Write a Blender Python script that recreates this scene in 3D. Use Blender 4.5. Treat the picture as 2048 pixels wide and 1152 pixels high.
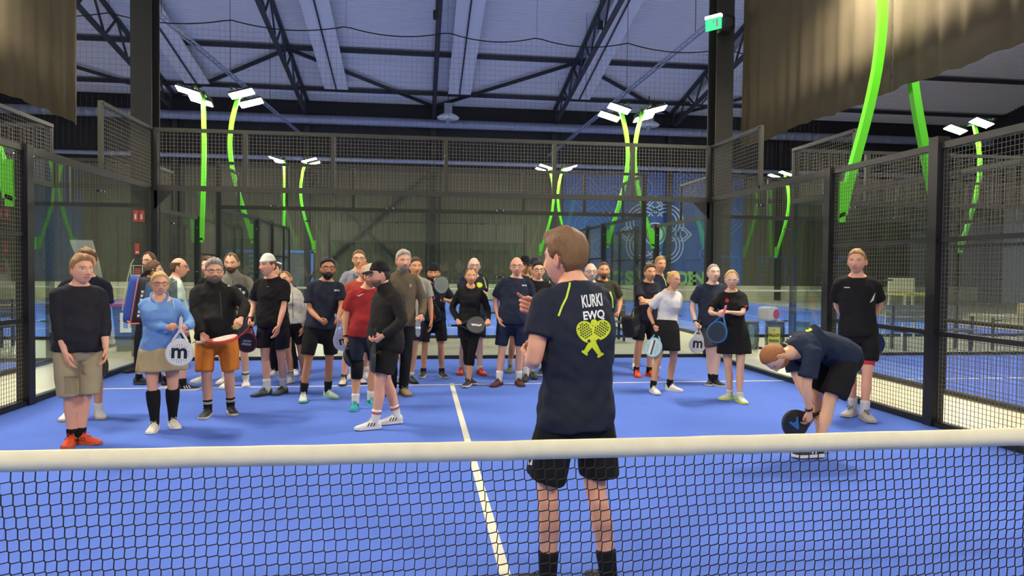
import bpy, bmesh, math, random
import numpy as np
from mathutils import Vector, Matrix, noise
from mathutils.bvhtree import BVHTree

for o in list(bpy.data.objects): bpy.data.objects.remove(o)
SC = bpy.context.scene
COL = SC.collection
PI = math.pi
rad = math.radians

# ------------------------------------------------------------------ camera
CAM = np.array([-0.46798, -2.93665, 1.64446])
YAW, PITCH, ROLL, FOC = 0.130066, -0.0262906, 0.00909314, 1418.988
_f = np.array([math.sin(YAW)*math.cos(PITCH), math.cos(YAW)*math.cos(PITCH), math.sin(PITCH)])
_r = np.array([math.cos(YAW), -math.sin(YAW), 0.0]); _u = np.cross(_r, _f)
CR = _r*math.cos(ROLL)+_u*math.sin(ROLL); CU = -_r*math.sin(ROLL)+_u*math.cos(ROLL); CF = _f
cd = bpy.data.cameras.new('camera'); cam = bpy.data.objects.new('camera', cd); COL.objects.link(cam)
cd.sensor_width = 36.0; cd.sensor_fit = 'HORIZONTAL'; cd.lens = FOC/2048*36.0; cd.clip_start = 0.05; cd.clip_end = 300
m = Matrix.Identity(4)
for i in range(3):
    m[i][0] = CR[i]; m[i][1] = CU[i]; m[i][2] = -CF[i]; m[i][3] = CAM[i]
cam.matrix_world = m
SC.camera = cam

# ------------------------------------------------------------------ world + exposure
W = bpy.data.worlds.new('hall_air'); SC.world = W; W.use_nodes = True
W.node_tree.nodes['Background'].inputs[0].default_value = (0.86, 0.89, 1.0, 1)
W.node_tree.nodes['Background'].inputs[1].default_value = 0.66
SC.view_settings.view_transform = 'Standard'; SC.view_settings.look = 'None'
SC.view_settings.gamma = 1.0; SC.view_settings.use_curve_mapping = False
SC.view_settings.exposure = 0.0
SC.cycles.transparent_max_bounces = 40
SC.cycles.max_bounces = 6; SC.cycles.diffuse_bounces = 3; SC.cycles.glossy_bounces = 3
SC.cycles.sample_clamp_indirect = 4.0
LAMP_STRENGTH = 400.0

def pray(u, v):
    return CF + CR*(u-1024)/FOC - CU*(v-576)/FOC
def on_plane(u, v, axis, val):            # point on the ray through a pixel where coordinate axis == val
    d = pray(u, v); t = (val-CAM[axis])/d[axis]; return CAM+d*t
def floor_pt(u, v, z=0.0): return on_plane(u, v, 2, z)
def at_depth(u, v, dep): return CAM+pray(u, v)*dep
def depth_of(P): return float((np.asarray(P, float)-CAM) @ CF)

# ------------------------------------------------------------------ materials
MATS = {}
def mat(name, col, rough=0.6, metal=0.0, bump=0.0, bscale=60.0, vary=0.0, vscale=8.0, emit=None, spec=0.5, coat=0.0):
    if name in MATS: return MATS[name]
    M = bpy.data.materials.new(name); M.use_nodes = True; nt = M.node_tree; b = nt.nodes['Principled BSDF']
    c = (col[0], col[1], col[2], 1)
    b.inputs['Base Color'].default_value = c; b.inputs['Roughness'].default_value = rough; b.inputs['Metallic'].default_value = metal
    b.inputs['Specular IOR Level'].default_value = spec
    if coat: b.inputs['Coat Weight'].default_value = coat
    if vary or bump:
        tc = nt.nodes.new('ShaderNodeTexCoord')
    if vary:
        n = nt.nodes.new('ShaderNodeTexNoise'); n.inputs['Scale'].default_value = vscale; n.inputs['Detail'].default_value = 5
        nt.links.new(tc.outputs['Object'], n.inputs['Vector'])
        mx = nt.nodes.new('ShaderNodeMix'); mx.data_type = 'RGBA'
        lo = tuple(max(0, x*(1-vary)) for x in col)+(1,); hi = tuple(min(1, x*(1+vary)) for x in col)+(1,)
        mx.inputs[6].default_value = lo; mx.inputs[7].default_value = hi
        nt.links.new(n.outputs['Fac'], mx.inputs[0]); nt.links.new(mx.outputs[2], b.inputs['Base Color'])
    if bump:
        n2 = nt.nodes.new('ShaderNodeTexNoise'); n2.inputs['Scale'].default_value = bscale; n2.inputs['Detail'].default_value = 3
        nt.links.new(tc.outputs['Object'], n2.inputs['Vector'])
        bp = nt.nodes.new('ShaderNodeBump'); bp.inputs['Strength'].default_value = bump; bp.inputs['Distance'].default_value = 0.02
        nt.links.new(n2.outputs['Fac'], bp.inputs['Height']); nt.links.new(bp.outputs['Normal'], b.inputs['Normal'])
    if emit:
        b.inputs['Emission Color'].default_value = (emit[0], emit[1], emit[2], 1); b.inputs['Emission Strength'].default_value = emit[3]
    MATS[name] = M
    return M

def srgb(r, g, b):
    f = lambda c: (c/255/12.92) if c <= 10 else ((c/255+0.055)/1.055)**2.4
    return (f(r), f(g), f(b))

def cloth(rgb, rough=0.85):
    k = 'cloth_%d_%d_%d' % rgb
    if k in MATS: return MATS[k]
    M = mat(k, srgb(*rgb), rough=rough, bump=0.35, bscale=9, vary=0.14, vscale=6, spec=0.25)
    return M

def glass_mat():
    M = bpy.data.materials.new('court_glass'); M.use_nodes = True; nt = M.node_tree; nt.nodes.clear()
    o = nt.nodes.new('ShaderNodeOutputMaterial'); t = nt.nodes.new('ShaderNodeBsdfTransparent'); g = nt.nodes.new('ShaderNodeBsdfGlossy')
    t.inputs['Color'].default_value = (0.93, 0.965, 0.95, 1); g.inputs['Roughness'].default_value = 0.01
    g.inputs['Color'].default_value = (0.9, 0.95, 0.92, 1)
    f = nt.nodes.new('ShaderNodeFresnel'); ge = nt.nodes.new('ShaderNodeNewGeometry'); mr = nt.nodes.new('ShaderNodeMapRange')
    mr.inputs['To Min'].default_value = 1.5; mr.inputs['To Max'].default_value = 1/1.5      # both faces of the pane reflect alike
    nt.links.new(ge.outputs['Backfacing'], mr.inputs['Value']); nt.links.new(mr.outputs[0], f.inputs['IOR'])
    mx = nt.nodes.new('ShaderNodeMixShader')
    nt.links.new(f.outputs[0], mx.inputs[0]); nt.links.new(t.outputs[0], mx.inputs[1]); nt.links.new(g.outputs[0], mx.inputs[2])
    nt.links.new(mx.outputs[0], o.inputs['Surface'])
    return M
GLASS = glass_mat()

def attr_mat(name, rough=0.5, spec=0.4, sss=0.0):
    M = bpy.data.materials.new(name); M.use_nodes = True; nt = M.node_tree; b = nt.nodes['Principled BSDF']
    a = nt.nodes.new('ShaderNodeAttribute'); a.attribute_name = 'Col'
    nt.links.new(a.outputs['Color'], b.inputs['Base Color']); b.inputs['Roughness'].default_value = rough
    b.inputs['Specular IOR Level'].default_value = spec
    return M
SKIN = attr_mat('skin')

# ------------------------------------------------------------------ mesh helpers
class MB:
    """collects closed shapes into one mesh"""
    def __init__(s): s.v = []; s.f = []; s.n = 0; s.mi = []
    def add(s, v, f, mi=0):
        s.v.append(np.asarray(v, float).reshape(-1, 3)); s.f += [tuple(i+s.n for i in q) for q in f]; s.mi += [mi]*len(f); s.n += len(s.v[-1]); return s
    def box(s, lo, hi, mi=0):
        x0, y0, z0 = lo; x1, y1, z1 = hi
        v = [(x0,y0,z0),(x1,y0,z0),(x1,y1,z0),(x0,y1,z0),(x0,y0,z1),(x1,y0,z1),(x1,y1,z1),(x0,y1,z1)]
        return s.add(v, [(0,3,2,1),(4,5,6,7),(0,1,5,4),(1,2,6,5),(2,3,7,6),(3,0,4,7)], mi)
    def bar(s, a, b, w, h=None, up=(0,0,1), mi=0):
        """square bar from a to b, w across, h along up"""
        a = np.asarray(a, float); b = np.asarray(b, float); h = w if h is None else h
        d = b-a; L = np.linalg.norm(d); d /= L; up = np.asarray(up, float)
        if abs(d@up) > 0.98: up = np.array([1.0, 0, 0]) if abs(d[0]) < 0.9 else np.array([0, 1.0, 0])
        x = np.cross(d, up); x /= np.linalg.norm(x); y = np.cross(x, d)
        v = [p+x*sx*w/2+y*sy*h/2 for p in (a, b) for sx, sy in ((-1,-1),(1,-1),(1,1),(-1,1))]
        return s.add(v, [(0,1,2,3),(7,6,5,4),(0,4,5,1),(1,5,6,2),(2,6,7,3),(3,7,4,0)], mi)
    def tube(s, pts, rr, n=10, ref=(0,1,0), cap=2, mi=0, closed=False):
        v, f = tube(pts, rr, n, ref, cap, closed); return s.add(v, f, mi)
    def sphere(s, c, r, n=12, mi=0):
        r = np.broadcast_to(np.asarray(r, float), (3,)); V = []; F = []
        m_ = n//2+1
        for i in range(1, m_):
            e = -PI/2+PI*i/m_
            for j in range(n):
                a = 2*PI*j/n; V.append((math.cos(e)*math.cos(a), math.cos(e)*math.sin(a), math.sin(e)))
        b0 = len(V); V += [(0,0,-1),(0,0,1)]
        for i in range(m_-2):
            for j in range(n): F.append((i*n+j, i*n+(j+1)%n, (i+1)*n+(j+1)%n, (i+1)*n+j))
        for j in range(n):
            F.append((b0, (j+1)%n, j)); F.append((b0+1, (m_-2)*n+j, (m_-2)*n+(j+1)%n))
        return s.add(np.array(V)*r+np.asarray(c, float), F, mi)
    def prism(s, poly, z0, z1, mi=0):
        """poly: list of xy (counterclockwise), extruded z0..z1"""
        n = len(poly); v = [(x, y, z0) for x, y in poly]+[(x, y, z1) for x, y in poly]
        f = [tuple(range(n-1, -1, -1)), tuple(range(n, 2*n))]+[(i, (i+1)%n, n+(i+1)%n, n+i) for i in range(n)]
        return s.add(v, f, mi)
    def xform(s, M):
        M = np.array(M); s.v = [(v @ M[:3, :3].T)+M[:3, 3] for v in s.v]; return s
    def mesh(s, name, mats, smooth=False):
        me = bpy.data.meshes.new(name); V = np.concatenate(s.v) if s.v else np.zeros((0, 3))
        me.from_pydata(V.tolist(), [], s.f)
        for m_ in (mats if isinstance(mats, (list, tuple)) else [mats]): me.materials.append(m_)
        if any(s.mi): me.polygons.foreach_set('material_index', s.mi)
        if smooth: me.polygons.foreach_set('use_smooth', [True]*len(me.polygons))
        me.update(); return me
    def obj(s, name, mats, parent=None, smooth=False, loc=None):
        return link(name, s.mesh(name, mats, smooth), parent, loc)

def link(name, me, parent=None, loc=None, rotz=0.0):
    o = bpy.data.objects.new(name, me); COL.objects.link(o)
    if parent is not None: o.parent = parent
    if loc is not None: o.location = loc
    if rotz: o.rotation_euler = (0, 0, rotz)
    return o

def nrm(a):
    a = np.asarray(a, float); return a/max(1e-9, np.linalg.norm(a))

def tube(pts, rr, n=10, ref=(0, 1, 0), cap=2, closed=False):
    """lofted tube; rr entries: radius or (r_side, r_ref); ref = direction of the second radius"""
    P = [np.asarray(p, float) for p in pts]; R = [((r, r) if np.isscalar(r) else tuple(r)) for r in rr]
    ref = np.asarray(ref, float); N = len(P); rings = []
    for i in range(N):
        if closed: t = nrm(P[(i+1) % N]-P[i-1])
        elif i == 0: t = nrm(P[1]-P[0])
        elif i == N-1: t = nrm(P[-1]-P[-2])
        else: t = nrm(nrm(P[i+1]-P[i])+nrm(P[i]-P[i-1]))
        y = ref-t*(ref@t)
        if np.linalg.norm(y) < 0.05:
            alt = np.array([1.0, 0, 0]) if abs(t[0]) < 0.8 else np.array([0, 0, 1.0]); y = alt-t*(alt@t)
        y = nrm(y); x = np.cross(y, t); rings.append((P[i], x, y, R[i][0], R[i][1]))
    if cap and not closed:
        def dome(r, sgn):
            p, x, y, a, b = r; t = np.cross(x, y); out = []; rm = min(a, b)*0.9
            for k in range(1, cap+1):
                ang = PI/2*k/(cap+0.35); out.append((p+t*sgn*rm*math.sin(ang), x, y, a*math.cos(ang), b*math.cos(ang)))
            return out
        rings = dome(rings[0], -1)[::-1]+rings+dome(rings[-1], 1)
    V = []; F = []
    for p, x, y, a, b in rings:
        for j in range(n):
            an = 2*PI*j/n; V.append(p+x*a*math.cos(an)+y*b*math.sin(an))
    m_ = len(rings)
    for i in range(m_-1 if not closed else m_):
        i2 = (i+1) % m_
        for j in range(n): F.append((i*n+j, i*n+(j+1) % n, i2*n+(j+1) % n, i2*n+j))
    if not closed:
        F.append(tuple(range(n-1, -1, -1))); F.append(tuple((m_-1)*n+j for j in range(n)))
    return np.array(V), F

def empty(name, loc=(0, 0, 0), rotz=0.0, label=None, cat=None, group=None, kind=None):
    o = bpy.data.objects.new(name, None); COL.objects.link(o); o.location = loc; o.rotation_euler = (0, 0, rotz)
    o.empty_display_size = 0.1
    return tag(o, label, cat, group, kind)
def tag(o, label=None, cat=None, group=None, kind=None):
    if label: o['label'] = label
    if cat: o['category'] = cat
    if group: o['group'] = group
    if kind: o['kind'] = kind
    return o

# deferred voxel remesh: (object, voxel, smooth, callback)
PENDING = []
def remesh_later(o, voxel, smooth=4, fac=0.5, then=None):
    md = o.modifiers.new('r', 'REMESH'); md.mode = 'VOXEL'; md.voxel_size = voxel; md.use_smooth_shade = True
    if smooth:
        ms = o.modifiers.new('s', 'SMOOTH'); ms.iterations = smooth; ms.factor = fac
    PENDING.append((o, then))
def flush():
    dg = bpy.context.evaluated_depsgraph_get(); dg.update()
    res = []
    for o, then in PENDING:
        me = bpy.data.meshes.new_from_object(o.evaluated_get(dg)); res.append(me)
    for (o, then), me in zip(PENDING, res):
        o.modifiers.clear(); old = o.data; mats = list(old.materials); o.data = me
        if not me.materials:
            for m_ in mats: me.materials.append(m_)
        me.name = o.name
        bpy.data.meshes.remove(old)
        me.polygons.foreach_set('use_smooth', [True]*len(me.polygons))
        if then: then(o)
    PENDING.clear()

def text_polys(s, size, bold=0.0, sx=1.0, shear=0.0, space=1.0):
    """2-D triangles (centred) of a word in the built-in font"""
    c = bpy.data.curves.new('t', 'FONT'); c.body = s; c.size = size; c.align_x = 'CENTER'; c.align_y = 'CENTER'
    c.offset = bold*size; c.shear = shear; c.space_character = space; c.resolution_u = 4
    o = bpy.data.objects.new('t', c); COL.objects.link(o)
    dg = bpy.context.evaluated_depsgraph_get(); dg.update()
    me = bpy.data.meshes.new_from_object(o.evaluated_get(dg))
    bm = bmesh.new(); bm.from_mesh(me); bmesh.ops.triangulate(bm, faces=bm.faces)
    V = np.array([(v.co.x*sx, v.co.y) for v in bm.verts]); F = [tuple(v.index for v in f.verts) for f in bm.faces]
    bm.free(); bpy.data.objects.remove(o); bpy.data.curves.remove(c); bpy.data.meshes.remove(me)
    if len(V):
        V = V-(V.max(0)+V.min(0))/2
    return V, F
# ================================================================== SETTING
M_CONC = mat('concrete_floor', srgb(196, 188, 158), rough=0.35, vary=0.10, vscale=0.9, bump=0.05, bscale=20)
def turf_mat():
    M = mat('blue_turf', srgb(100, 130, 220), rough=0.95, vary=0.10, vscale=1.2, bump=0.5, bscale=260, spec=0.1)
    return M
M_TURF = turf_mat()
M_LINE = mat('turf_line', srgb(232, 226, 205), rough=0.9, bump=0.3, bscale=200, spec=0.1)
M_STEEL = mat('black_steel', srgb(31, 30, 27), rough=0.45, vary=0.12, vscale=5)
M_STEELB = mat('frame_steel', srgb(52, 50, 40), rough=0.45, vary=0.12, vscale=5)
M_WIRE = mat('wire', srgb(106, 102, 86), rough=0.5)
M_BOLT = mat('bolt', srgb(190, 190, 185), rough=0.25, metal=0.8)
M_GREEN = mat('green_paint', srgb(96, 214, 38), rough=0.35, spec=0.5)
M_LED = mat('led_panel', (1, 1, 1), emit=(1.0, 0.91, 0.75, LAMP_STRENGTH))
M_LAMP = mat('lamp_housing', srgb(44, 52, 46), rough=0.5)
M_CURT = mat('black_curtain', srgb(92, 82, 63), rough=0.9, vary=0.1, vscale=2, spec=0.15)
M_ROOF = mat('roof_sheet', srgb(232, 233, 240), rough=0.6, vary=0.04, vscale=1)
M_PANEL = mat('radiant_panel', srgb(240, 241, 248), rough=0.5)
M_TRUSS = mat('truss_steel', srgb(44, 46, 58), rough=0.5)
M_DUCT = mat('duct_steel', srgb(150, 158, 185), rough=0.35, metal=0.35)
M_WALLD = mat('wall_dark', srgb(34, 34, 40), rough=0.7)
M_COL = mat('column_grey', srgb(40, 38, 36), rough=0.5, vary=0.08, vscale=3)
M_TAPE = mat('net_tape', srgb(238, 228, 190), rough=0.8, vary=0.10, vscale=14, spec=0.2)
M_CORD = mat('net_cord', srgb(24, 24, 26), rough=0.8)

YW = 36.0; ZW = 10.5; SLOPE = 0.206
def roof_z(y): return ZW+SLOPE*(YW-y)
XL, XR = -31.0, 33.0

# floor and courts
tag(MB().box((XL, -14, -0.20), (XR, YW+0.3, -0.012)).obj('floor', M_CONC), 'beige concrete hall floor between the courts', kind='structure')
COURTS = [(0.0, 0.0), (0.0, 24.0), (-11.7, 0.0), (11.75, 0.0), (-11.7, 24.0), (11.75, 24.0)]
CNAME = ['court in front', 'court behind the back glass', 'court to the left', 'court to the right', 'far left court', 'far right court']
SERV = 7.12
for k, (cx, cy) in enumerate(COURTS):
    t = MB().box((cx-5, cy-10, -0.012), (cx+5, cy+10, 0.0)).obj('turf_floor', M_TURF)
    tag(t, 'blue artificial turf of the '+CNAME[k], kind='structure')
    b = MB(); z0, z1 = 0.0005, 0.0025
    for s in (-1, 1): b.box((cx-5, cy+s*SERV-0.025, z0), (cx+5, cy+s*SERV+0.025, z1))
    b.box((cx-0.03, cy-SERV-0.1, z0), (cx+0.03, cy+SERV+0.1, z1))
    o = b.obj('line_markings', M_LINE, t); o['kind'] = 'structure'

# far wall: dark upper, ribbed grey lower, pale plinth, mural
def wall_lower_mat():
    M = bpy.data.materials.new('wall_ribbed'); M.use_nodes = True; nt = M.node_tree; b = nt.nodes['Principled BSDF']
    b.inputs['Base Color'].default_value = (*srgb(92, 88, 71), 1); b.inputs['Roughness'].default_value = 0.7
    return M
M_WALLG = wall_lower_mat()
tag(MB().box((XL, YW, 6.9), (XR, YW+0.25, ZW+0.3)).obj('wall_back', M_WALLD), 'dark upper part of the far wall', kind='structure')
b = MB(); x = XL
poly = []
while x < XR:
    poly += [(x, YW+0.02), (x+0.10, YW+0.02), (x+0.13, YW-0.02), (x+0.27, YW-0.02)]; x += 0.30
poly += [(XR, YW+0.02), (XR, YW+0.25), (XL, YW+0.25)]
tag(b.prism(poly, 0.8, 6.9).obj('wall_back', M_WALLG), 'grey ribbed lower part of the far wall', kind='structure')
tag(MB().box((XL, YW-0.06, -0.012), (XR, YW+0.25, 0.82)).obj('wall_back', mat('plinth', srgb(205, 198, 165), rough=0.6)), 'pale plinth along the foot of the far wall', kind='structure')
tag(MB().box((XL-0.3, -4, -0.012), (XL, YW+0.3, 18)).obj('wall_left', M_WALLD), 'dark side wall at the left end of the hall', kind='structure')
tag(MB().box((XR, -4, -0.012), (XR+0.3, YW+0.3, 18)).obj('wall_right', M_WALLD), 'dark side wall at the right end of the hall', kind='structure')

tag(MB().box((XL, -14.3, -0.012), (XR, -14.0, 7.5)).obj('wall_front', mat('wall_front', srgb(58, 58, 52), rough=0.8)), 'dark end wall of the hall on the near side of the net', kind='structure')
# roof sheet with ribs running across
b = MB(); prof = []; y = 8.0
while y < YW:
    for dy, dz in ((0, 0), (0.07, 0), (0.10, -0.05), (0.19, -0.05)): prof.append((y+dy, roof_z(y+dy)+dz))
    y += 0.22
V = []; F = []
for xx in (XL, XR):
    for y, z in prof: V.append((xx, y, z))
    for y, z in prof: V.append((xx, y, z+0.2))
n = len(prof)
for i in range(n-1):
    F.append((i, i+1, 2*n+i+1, 2*n+i)); F.append((n+i+1, n+i, 3*n+i, 3*n+i+1))
tag(b.add(V, F).obj('ceiling', M_ROOF), 'pale ribbed sheet roof sloping down to the far wall', kind='structure')

# roof trusses
for k in range(-2, 4):
    x = 0.25+6.62*k; b = MB(); ys = [YW-0.6-2.0*i for i in range(10)]
    top = lambda y: np.array([x, y, roof_z(y)-0.12]); bot = lambda y: np.array([x, y, roof_z(y)-1.35-0.03*(YW-y)])
    y0, y1 = YW-0.25, ys[-1]
    apex = np.array([x, y0, roof_z(y0)-0.95])
    b.bar(top(y0), top(y1), 0.16, 0.16); b.bar(apex, bot(y1), 0.16, 0.16); b.bar(apex, top(y0-0.9), 0.09, 0.09)
    p = np.array([x, y0-1.1, 0]); prev = None
    for i, y in enumerate(np.arange(y0-1.3, y1, -1.15)):
        q = top(y) if i % 2 else (apex+(bot(y1)-apex)*((y0-y)/(y0-y1)))
        if prev is not None: b.bar(prev, q, 0.075, 0.075)
        prev = q
    tag(b.obj('roof_truss_beam', M_TRUSS), ['dark roof truss near the left edge of the hall', 'dark roof truss left of the left white ceiling panel', 'dark roof truss above the middle of the court', 'dark roof truss beside the right white ceiling panel', 'dark roof truss beyond the right black curtain', 'dark roof truss at the far right'][k+2], kind='structure')
    c = MB(); h = apex[2]
    c.box((x-0.14, YW-0.30, -0.012), (x+0.14, YW-0.27, h)); c.box((x-0.14, YW-0.07, -0.012), (x+0.14, YW-0.04, h)); c.box((x-0.012, YW-0.27, -0.012), (x+0.012, YW-0.07, h))
    tag(c.obj('wall_column', M_COL), 'grey steel column against the far wall under a truss', kind='structure')
b = MB()
for yy, zz in ((30.2, -0.20), (34.2, -0.20)): b.bar((XL, yy, roof_z(yy)+zz), (XR, yy, roof_z(yy)+zz), 0.20, 0.16)
tag(b.obj('roof_tie_beam', M_TRUSS), 'dark tie beams running across under the roof', kind='structure')
b = MB()
for k in range(-2, 4):
    x = 0.25+6.62*k; s = 1 if k % 2 == 0 else -1
    for sx in (-1, 1):
        if k % 2 == 0: b.bar((x, YW-0.4, roof_z(YW-0.4)-0.25), (x+sx*6.62, 30.2, roof_z(30.2)-0.25), 0.14, 0.14)
tag(b.obj('roof_brace_beam', M_TRUSS), 'dark diagonal braces under the roof', kind='structure')
# diagonal wall braces
b = MB()
b.bar((-6.4, YW-0.2, 6.6), (0.1, YW-0.2, 0.4), 0.16); b.bar((-0.2, YW-0.2, 6.6), (-6.4, YW-0.2, 1.0), 0.12)
tag(b.obj('wall_brace_beam', M_COL), 'grey diagonal braces on the far wall', kind='structure')

# radiant ceiling panels
RP = ['white ceiling panel at the left beside the dark column', 'white ceiling panel left of the middle truss', 'white ceiling panel right of the middle truss', 'white ceiling panel above the front right green lamps', 'white ceiling panel beyond the right curtain']
for k, x in enumerate((-11.2, -4.6, 1.5, 7.7, 14.3)):
    y0, y1 = 15.0, 33.4
    r = empty('ceiling_panel', (x, y0, roof_z(y0)-0.5), label=RP[k], cat='radiant panel', group='white radiant ceiling panels')
    L = y1-y0; dz = -SLOPE*L
    MB().bar((0, 0, 0), (0, L, dz), 1.15, 0.07).obj('panel', M_PANEL, r)
    MB().bar((0, 0.05, -0.06), (0, L-0.1, dz-0.06+0.0), 0.06, 0.06).obj('pipe', M_TRUSS, r)
    for t in np.arange(0.5, L, 6.0):
        for sx in (-0.5, 0.5): MB().bar((sx, t, -SLOPE*t), (sx, t, -SLOPE*t+0.48), 0.012).obj('hanger', M_TRUSS, r)

# ducts along the far wall
def duct(name, z, y, r, label, x0=XL, x1=XR, m_=M_DUCT):
    b = MB(); n = int((x1-x0)/0.5); pts = []; rr = []
    for i in range(n+1):
        x = x0+(x1-x0)*i/n
        pts += [(x-0.02, y, z), (x, y, z), (x+0.02, y, z)]; rr += [r, r*1.03, r]
    b.tube(pts, rr, 16, cap=0)
    return tag(b.obj(name, m_, smooth=True), label, 'duct')
duct('air_duct', 9.35, YW-0.75, 0.23, 'large silver spiral air duct high on the far wall')
duct('air_pipe', 7.35, YW-0.5, 0.11, 'thin silver pipe running below the large duct')
for x, lb in ((0.95, 'white round air diffuser beside the middle truss'), (11.6, 'white round air diffuser right of the curved lamp poles')):
    r = empty('air_diffuser', (x, YW-2.2, 9.35), label=lb, cat='air diffuser')
    MB().box((-0.2, -0.2, 0.1), (0.2, 0.2, 0.75)).obj('duct_neck', M_DUCT, r)
    MB().bar((0, 0, 0.75), (0, 0, roof_z(YW-2.2)-9.35-0.02), 0.04).obj('hanger', M_TRUSS, r)
    MB().tube([(0,0,0.25),(0,0,0.15),(0,0,0.05),(0,0,-0.02)], [0.25,0.45,0.58,0.55], 24, cap=0).obj('diffuser_cone', M_PANEL, r, smooth=True)
    MB().tube([(0,0,-0.05),(0,0,-0.22)], [0.13,0.10], 16, cap=1).obj('nozzle', M_DUCT, r, smooth=True)

# big columns behind the back corners
def hcol(x0, x1, y0, y1, label):
    b = MB(); t = 0.035
    xm = (x0+x1)/2
    b.box((x0, y0, -0.012), (x1, y0+t, 15.5)); b.box((x0, y1-t, -0.012), (x1, y1, 15.5)); b.box((xm-0.02, y0+t, -0.012), (xm+0.02, y1-t, 15.5))
    return tag(b.obj('hall_column', mat('column_dark', srgb(44, 41, 37), rough=0.55, vary=0.08, vscale=3)), label, kind='structure')
hcol(-5.66, -5.30, 10.75, 11.18, 'dark steel hall column behind the back left corner of the court')
hcol(5.42, 5.78, 10.75, 11.18, 'dark steel hall column behind the back right corner of the court')

# ------------------------------------------------------------------ court enclosures
_cache = {}
def wires(w, h, sp=0.05, t=0.0046):
    k = ('w', round(w, 3), round(h, 3), sp, t)
    if k in _cache: return _cache[k]
    b = MB(); nx = max(1, int(round(w/sp))); nz = max(1, int(round(h/sp)))
    for i in range(nx+1):
        x = w*i/nx; b.add([(x+dx*t/2, dy*t/2, z) for z in (0, h) for dx, dy in ((-1,-1),(1,-1),(1,1),(-1,1))], [(0,1,5,4),(1,2,6,5),(2,3,7,6),(3,0,4,7)])
    for i in range(nz+1):
        z = h*i/nz; b.add([(x, t+dy*t/2, z+dx*t/2) for x in (0, w) for dx, dy in ((-1,-1),(1,-1),(1,1),(-1,1))], [(4,5,1,0),(5,6,2,1),(6,7,3,2),(7,4,0,3)])
    _cache[k] = b.mesh('wire_mesh', M_WIRE); return _cache[k]
def glassp(w, h):
    k = ('g', round(w, 3), round(h, 3))
    if k not in _cache: _cache[k] = MB().box((0.004, -0.006, 0), (w-0.004, 0.006, h)).mesh('glass', GLASS)
    return _cache[k]
def barmesh(key, mb, m_):
    if key not in _cache: _cache[key] = mb().mesh('bar', m_)
    return _cache[key]
def clamp_mesh():
    def f():
        b = MB(); b.box((-0.09, -0.022, -0.018), (0.09, 0.022, 0.018))
        for s in (-1, 1): b.tube([(s*0.06, -0.03, 0), (s*0.06, 0.03, 0)], [0.014, 0.014], 8, mi=1)
        return b
    if 'clamp' not in _cache: _cache['clamp'] = f().mesh('clamp', [M_STEEL, M_BOLT])
    return _cache['clamp']

def wall_run(root, segs, L):
    """segs along local +x: builds parts under root"""
    for s in segs:
        k = s[0]
        if k == 'glass': _, x0, x1, z1 = s; link('glass_panel', glassp(x1-x0, z1-0.06), root, (x0, 0, 0.06))
        elif k == 'mesh': _, x0, x1, z0, z1 = s; link('mesh_panel', wires(x1-x0, z1-z0, 0.05 if z0 < 2 else 0.062, 0.0042 if z0 < 2 else 0.0052), root, (x0, 0.0, z0))
        elif k == 'post': _, x, w, z0, z1, m_ = s; MB().box((x-w/2, -w/2, z0), (x+w/2, w/2, z1)).obj('post', m_, root)
        elif k == 'rail': _, x0, x1, z, hgt, m_ = s; MB().box((x0, -0.03, z-hgt/2), (x1, 0.03, z+hgt/2)).obj('rail', m_, root)
        elif k == 'clamp': _, x, z = s; link('glass_clamp', clamp_mesh(), root, (x, 0, z))

def end_wall(cx, y, label, fine=True):
    r = empty('court_fence', (cx-5, y, 0), label=label, cat='court fence', group='padel court glass and mesh walls')
    js = [0, 2, 4, 6, 8, 10]
    S = [('post', 0, 0.10, 0, 4.0, M_STEEL), ('post', 10, 0.10, 0, 4.0, M_STEEL), ('rail', 0, 10, 3.0, 0.09, M_STEELB), ('rail', 0, 10, 4.0, 0.06, M_STEELB), ('rail', 0, 10, 0.03, 0.06, M_STEEL)]
    for a, b_ in zip(js[:-1], js[1:]): S.append(('glass', a, b_, 2.96))
    ms = [0, 1.5, 3, 5, 7, 8.5, 10]
    for a, b_ in zip(ms[:-1], ms[1:]): S.append(('mesh', a, b_, 3.04, 3.98))
    for q in ms[1:-1]: S.append(('post', q, 0.07, 3.0, 4.0, M_STEELB))
    if fine:
        for q in js[1:-1]: S += [('clamp', q, 2.72), ('clamp', q, 1.5), ('clamp', q, 0.4)]
    wall_run(r, S, 10); return r

def side_wall(x, ycorner, sgn, label, length=9.0, near_post=True):
    """from the corner towards the net (sgn -1: towards smaller y)"""
    r = empty('court_fence', (x, ycorner, 0), rotz=(-PI/2 if sgn < 0 else PI/2), label=label, cat='court fence', group='padel court glass and mesh walls')
    S = [('rail', 0, 4.0, 3.0, 0.09, M_STEELB), ('rail', 0, 2.0, 4.0, 0.06, M_STEELB), ('post', 1.98, 0.06, 3.0, 4.0, M_STEELB), ('mesh', 0, 2.0, 3.04, 3.98),
         ('glass', 0, 2.0, 2.96), ('glass', 2.0, 4.0, 2.96), ('post', 4.0, 0.14, 0, 3.05, M_STEEL), ('post', 6.0, 0.14, 0, 3.1, M_STEEL),
         ('rail', 0, length, 0.03, 0.06, M_STEEL), ('clamp', 2.0, 2.72), ('clamp', 2.0, 0.4), ('clamp', 3.93, 2.72), ('clamp', 3.93, 0.4), ('clamp', 3.93, 1.5)]
    x0 = 4.05
    while x0 < length-0.05:
        x1 = min(x0+1.95, length)
        S.append(('mesh', x0, x1, 0.06, 3.0))
        if x0 > 5: S.append(('post', x1, 0.08, 0, 3.05, M_STEEL))
        x0 += 1.98
    for z in (1.0, 2.0): S.append(('rail', 4.0, length, z, 0.05, M_STEEL))
    S.append(('rail', 4.0, length, 3.0, 0.07, M_STEELB))
    wall_run(r, S, length); return r

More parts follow.
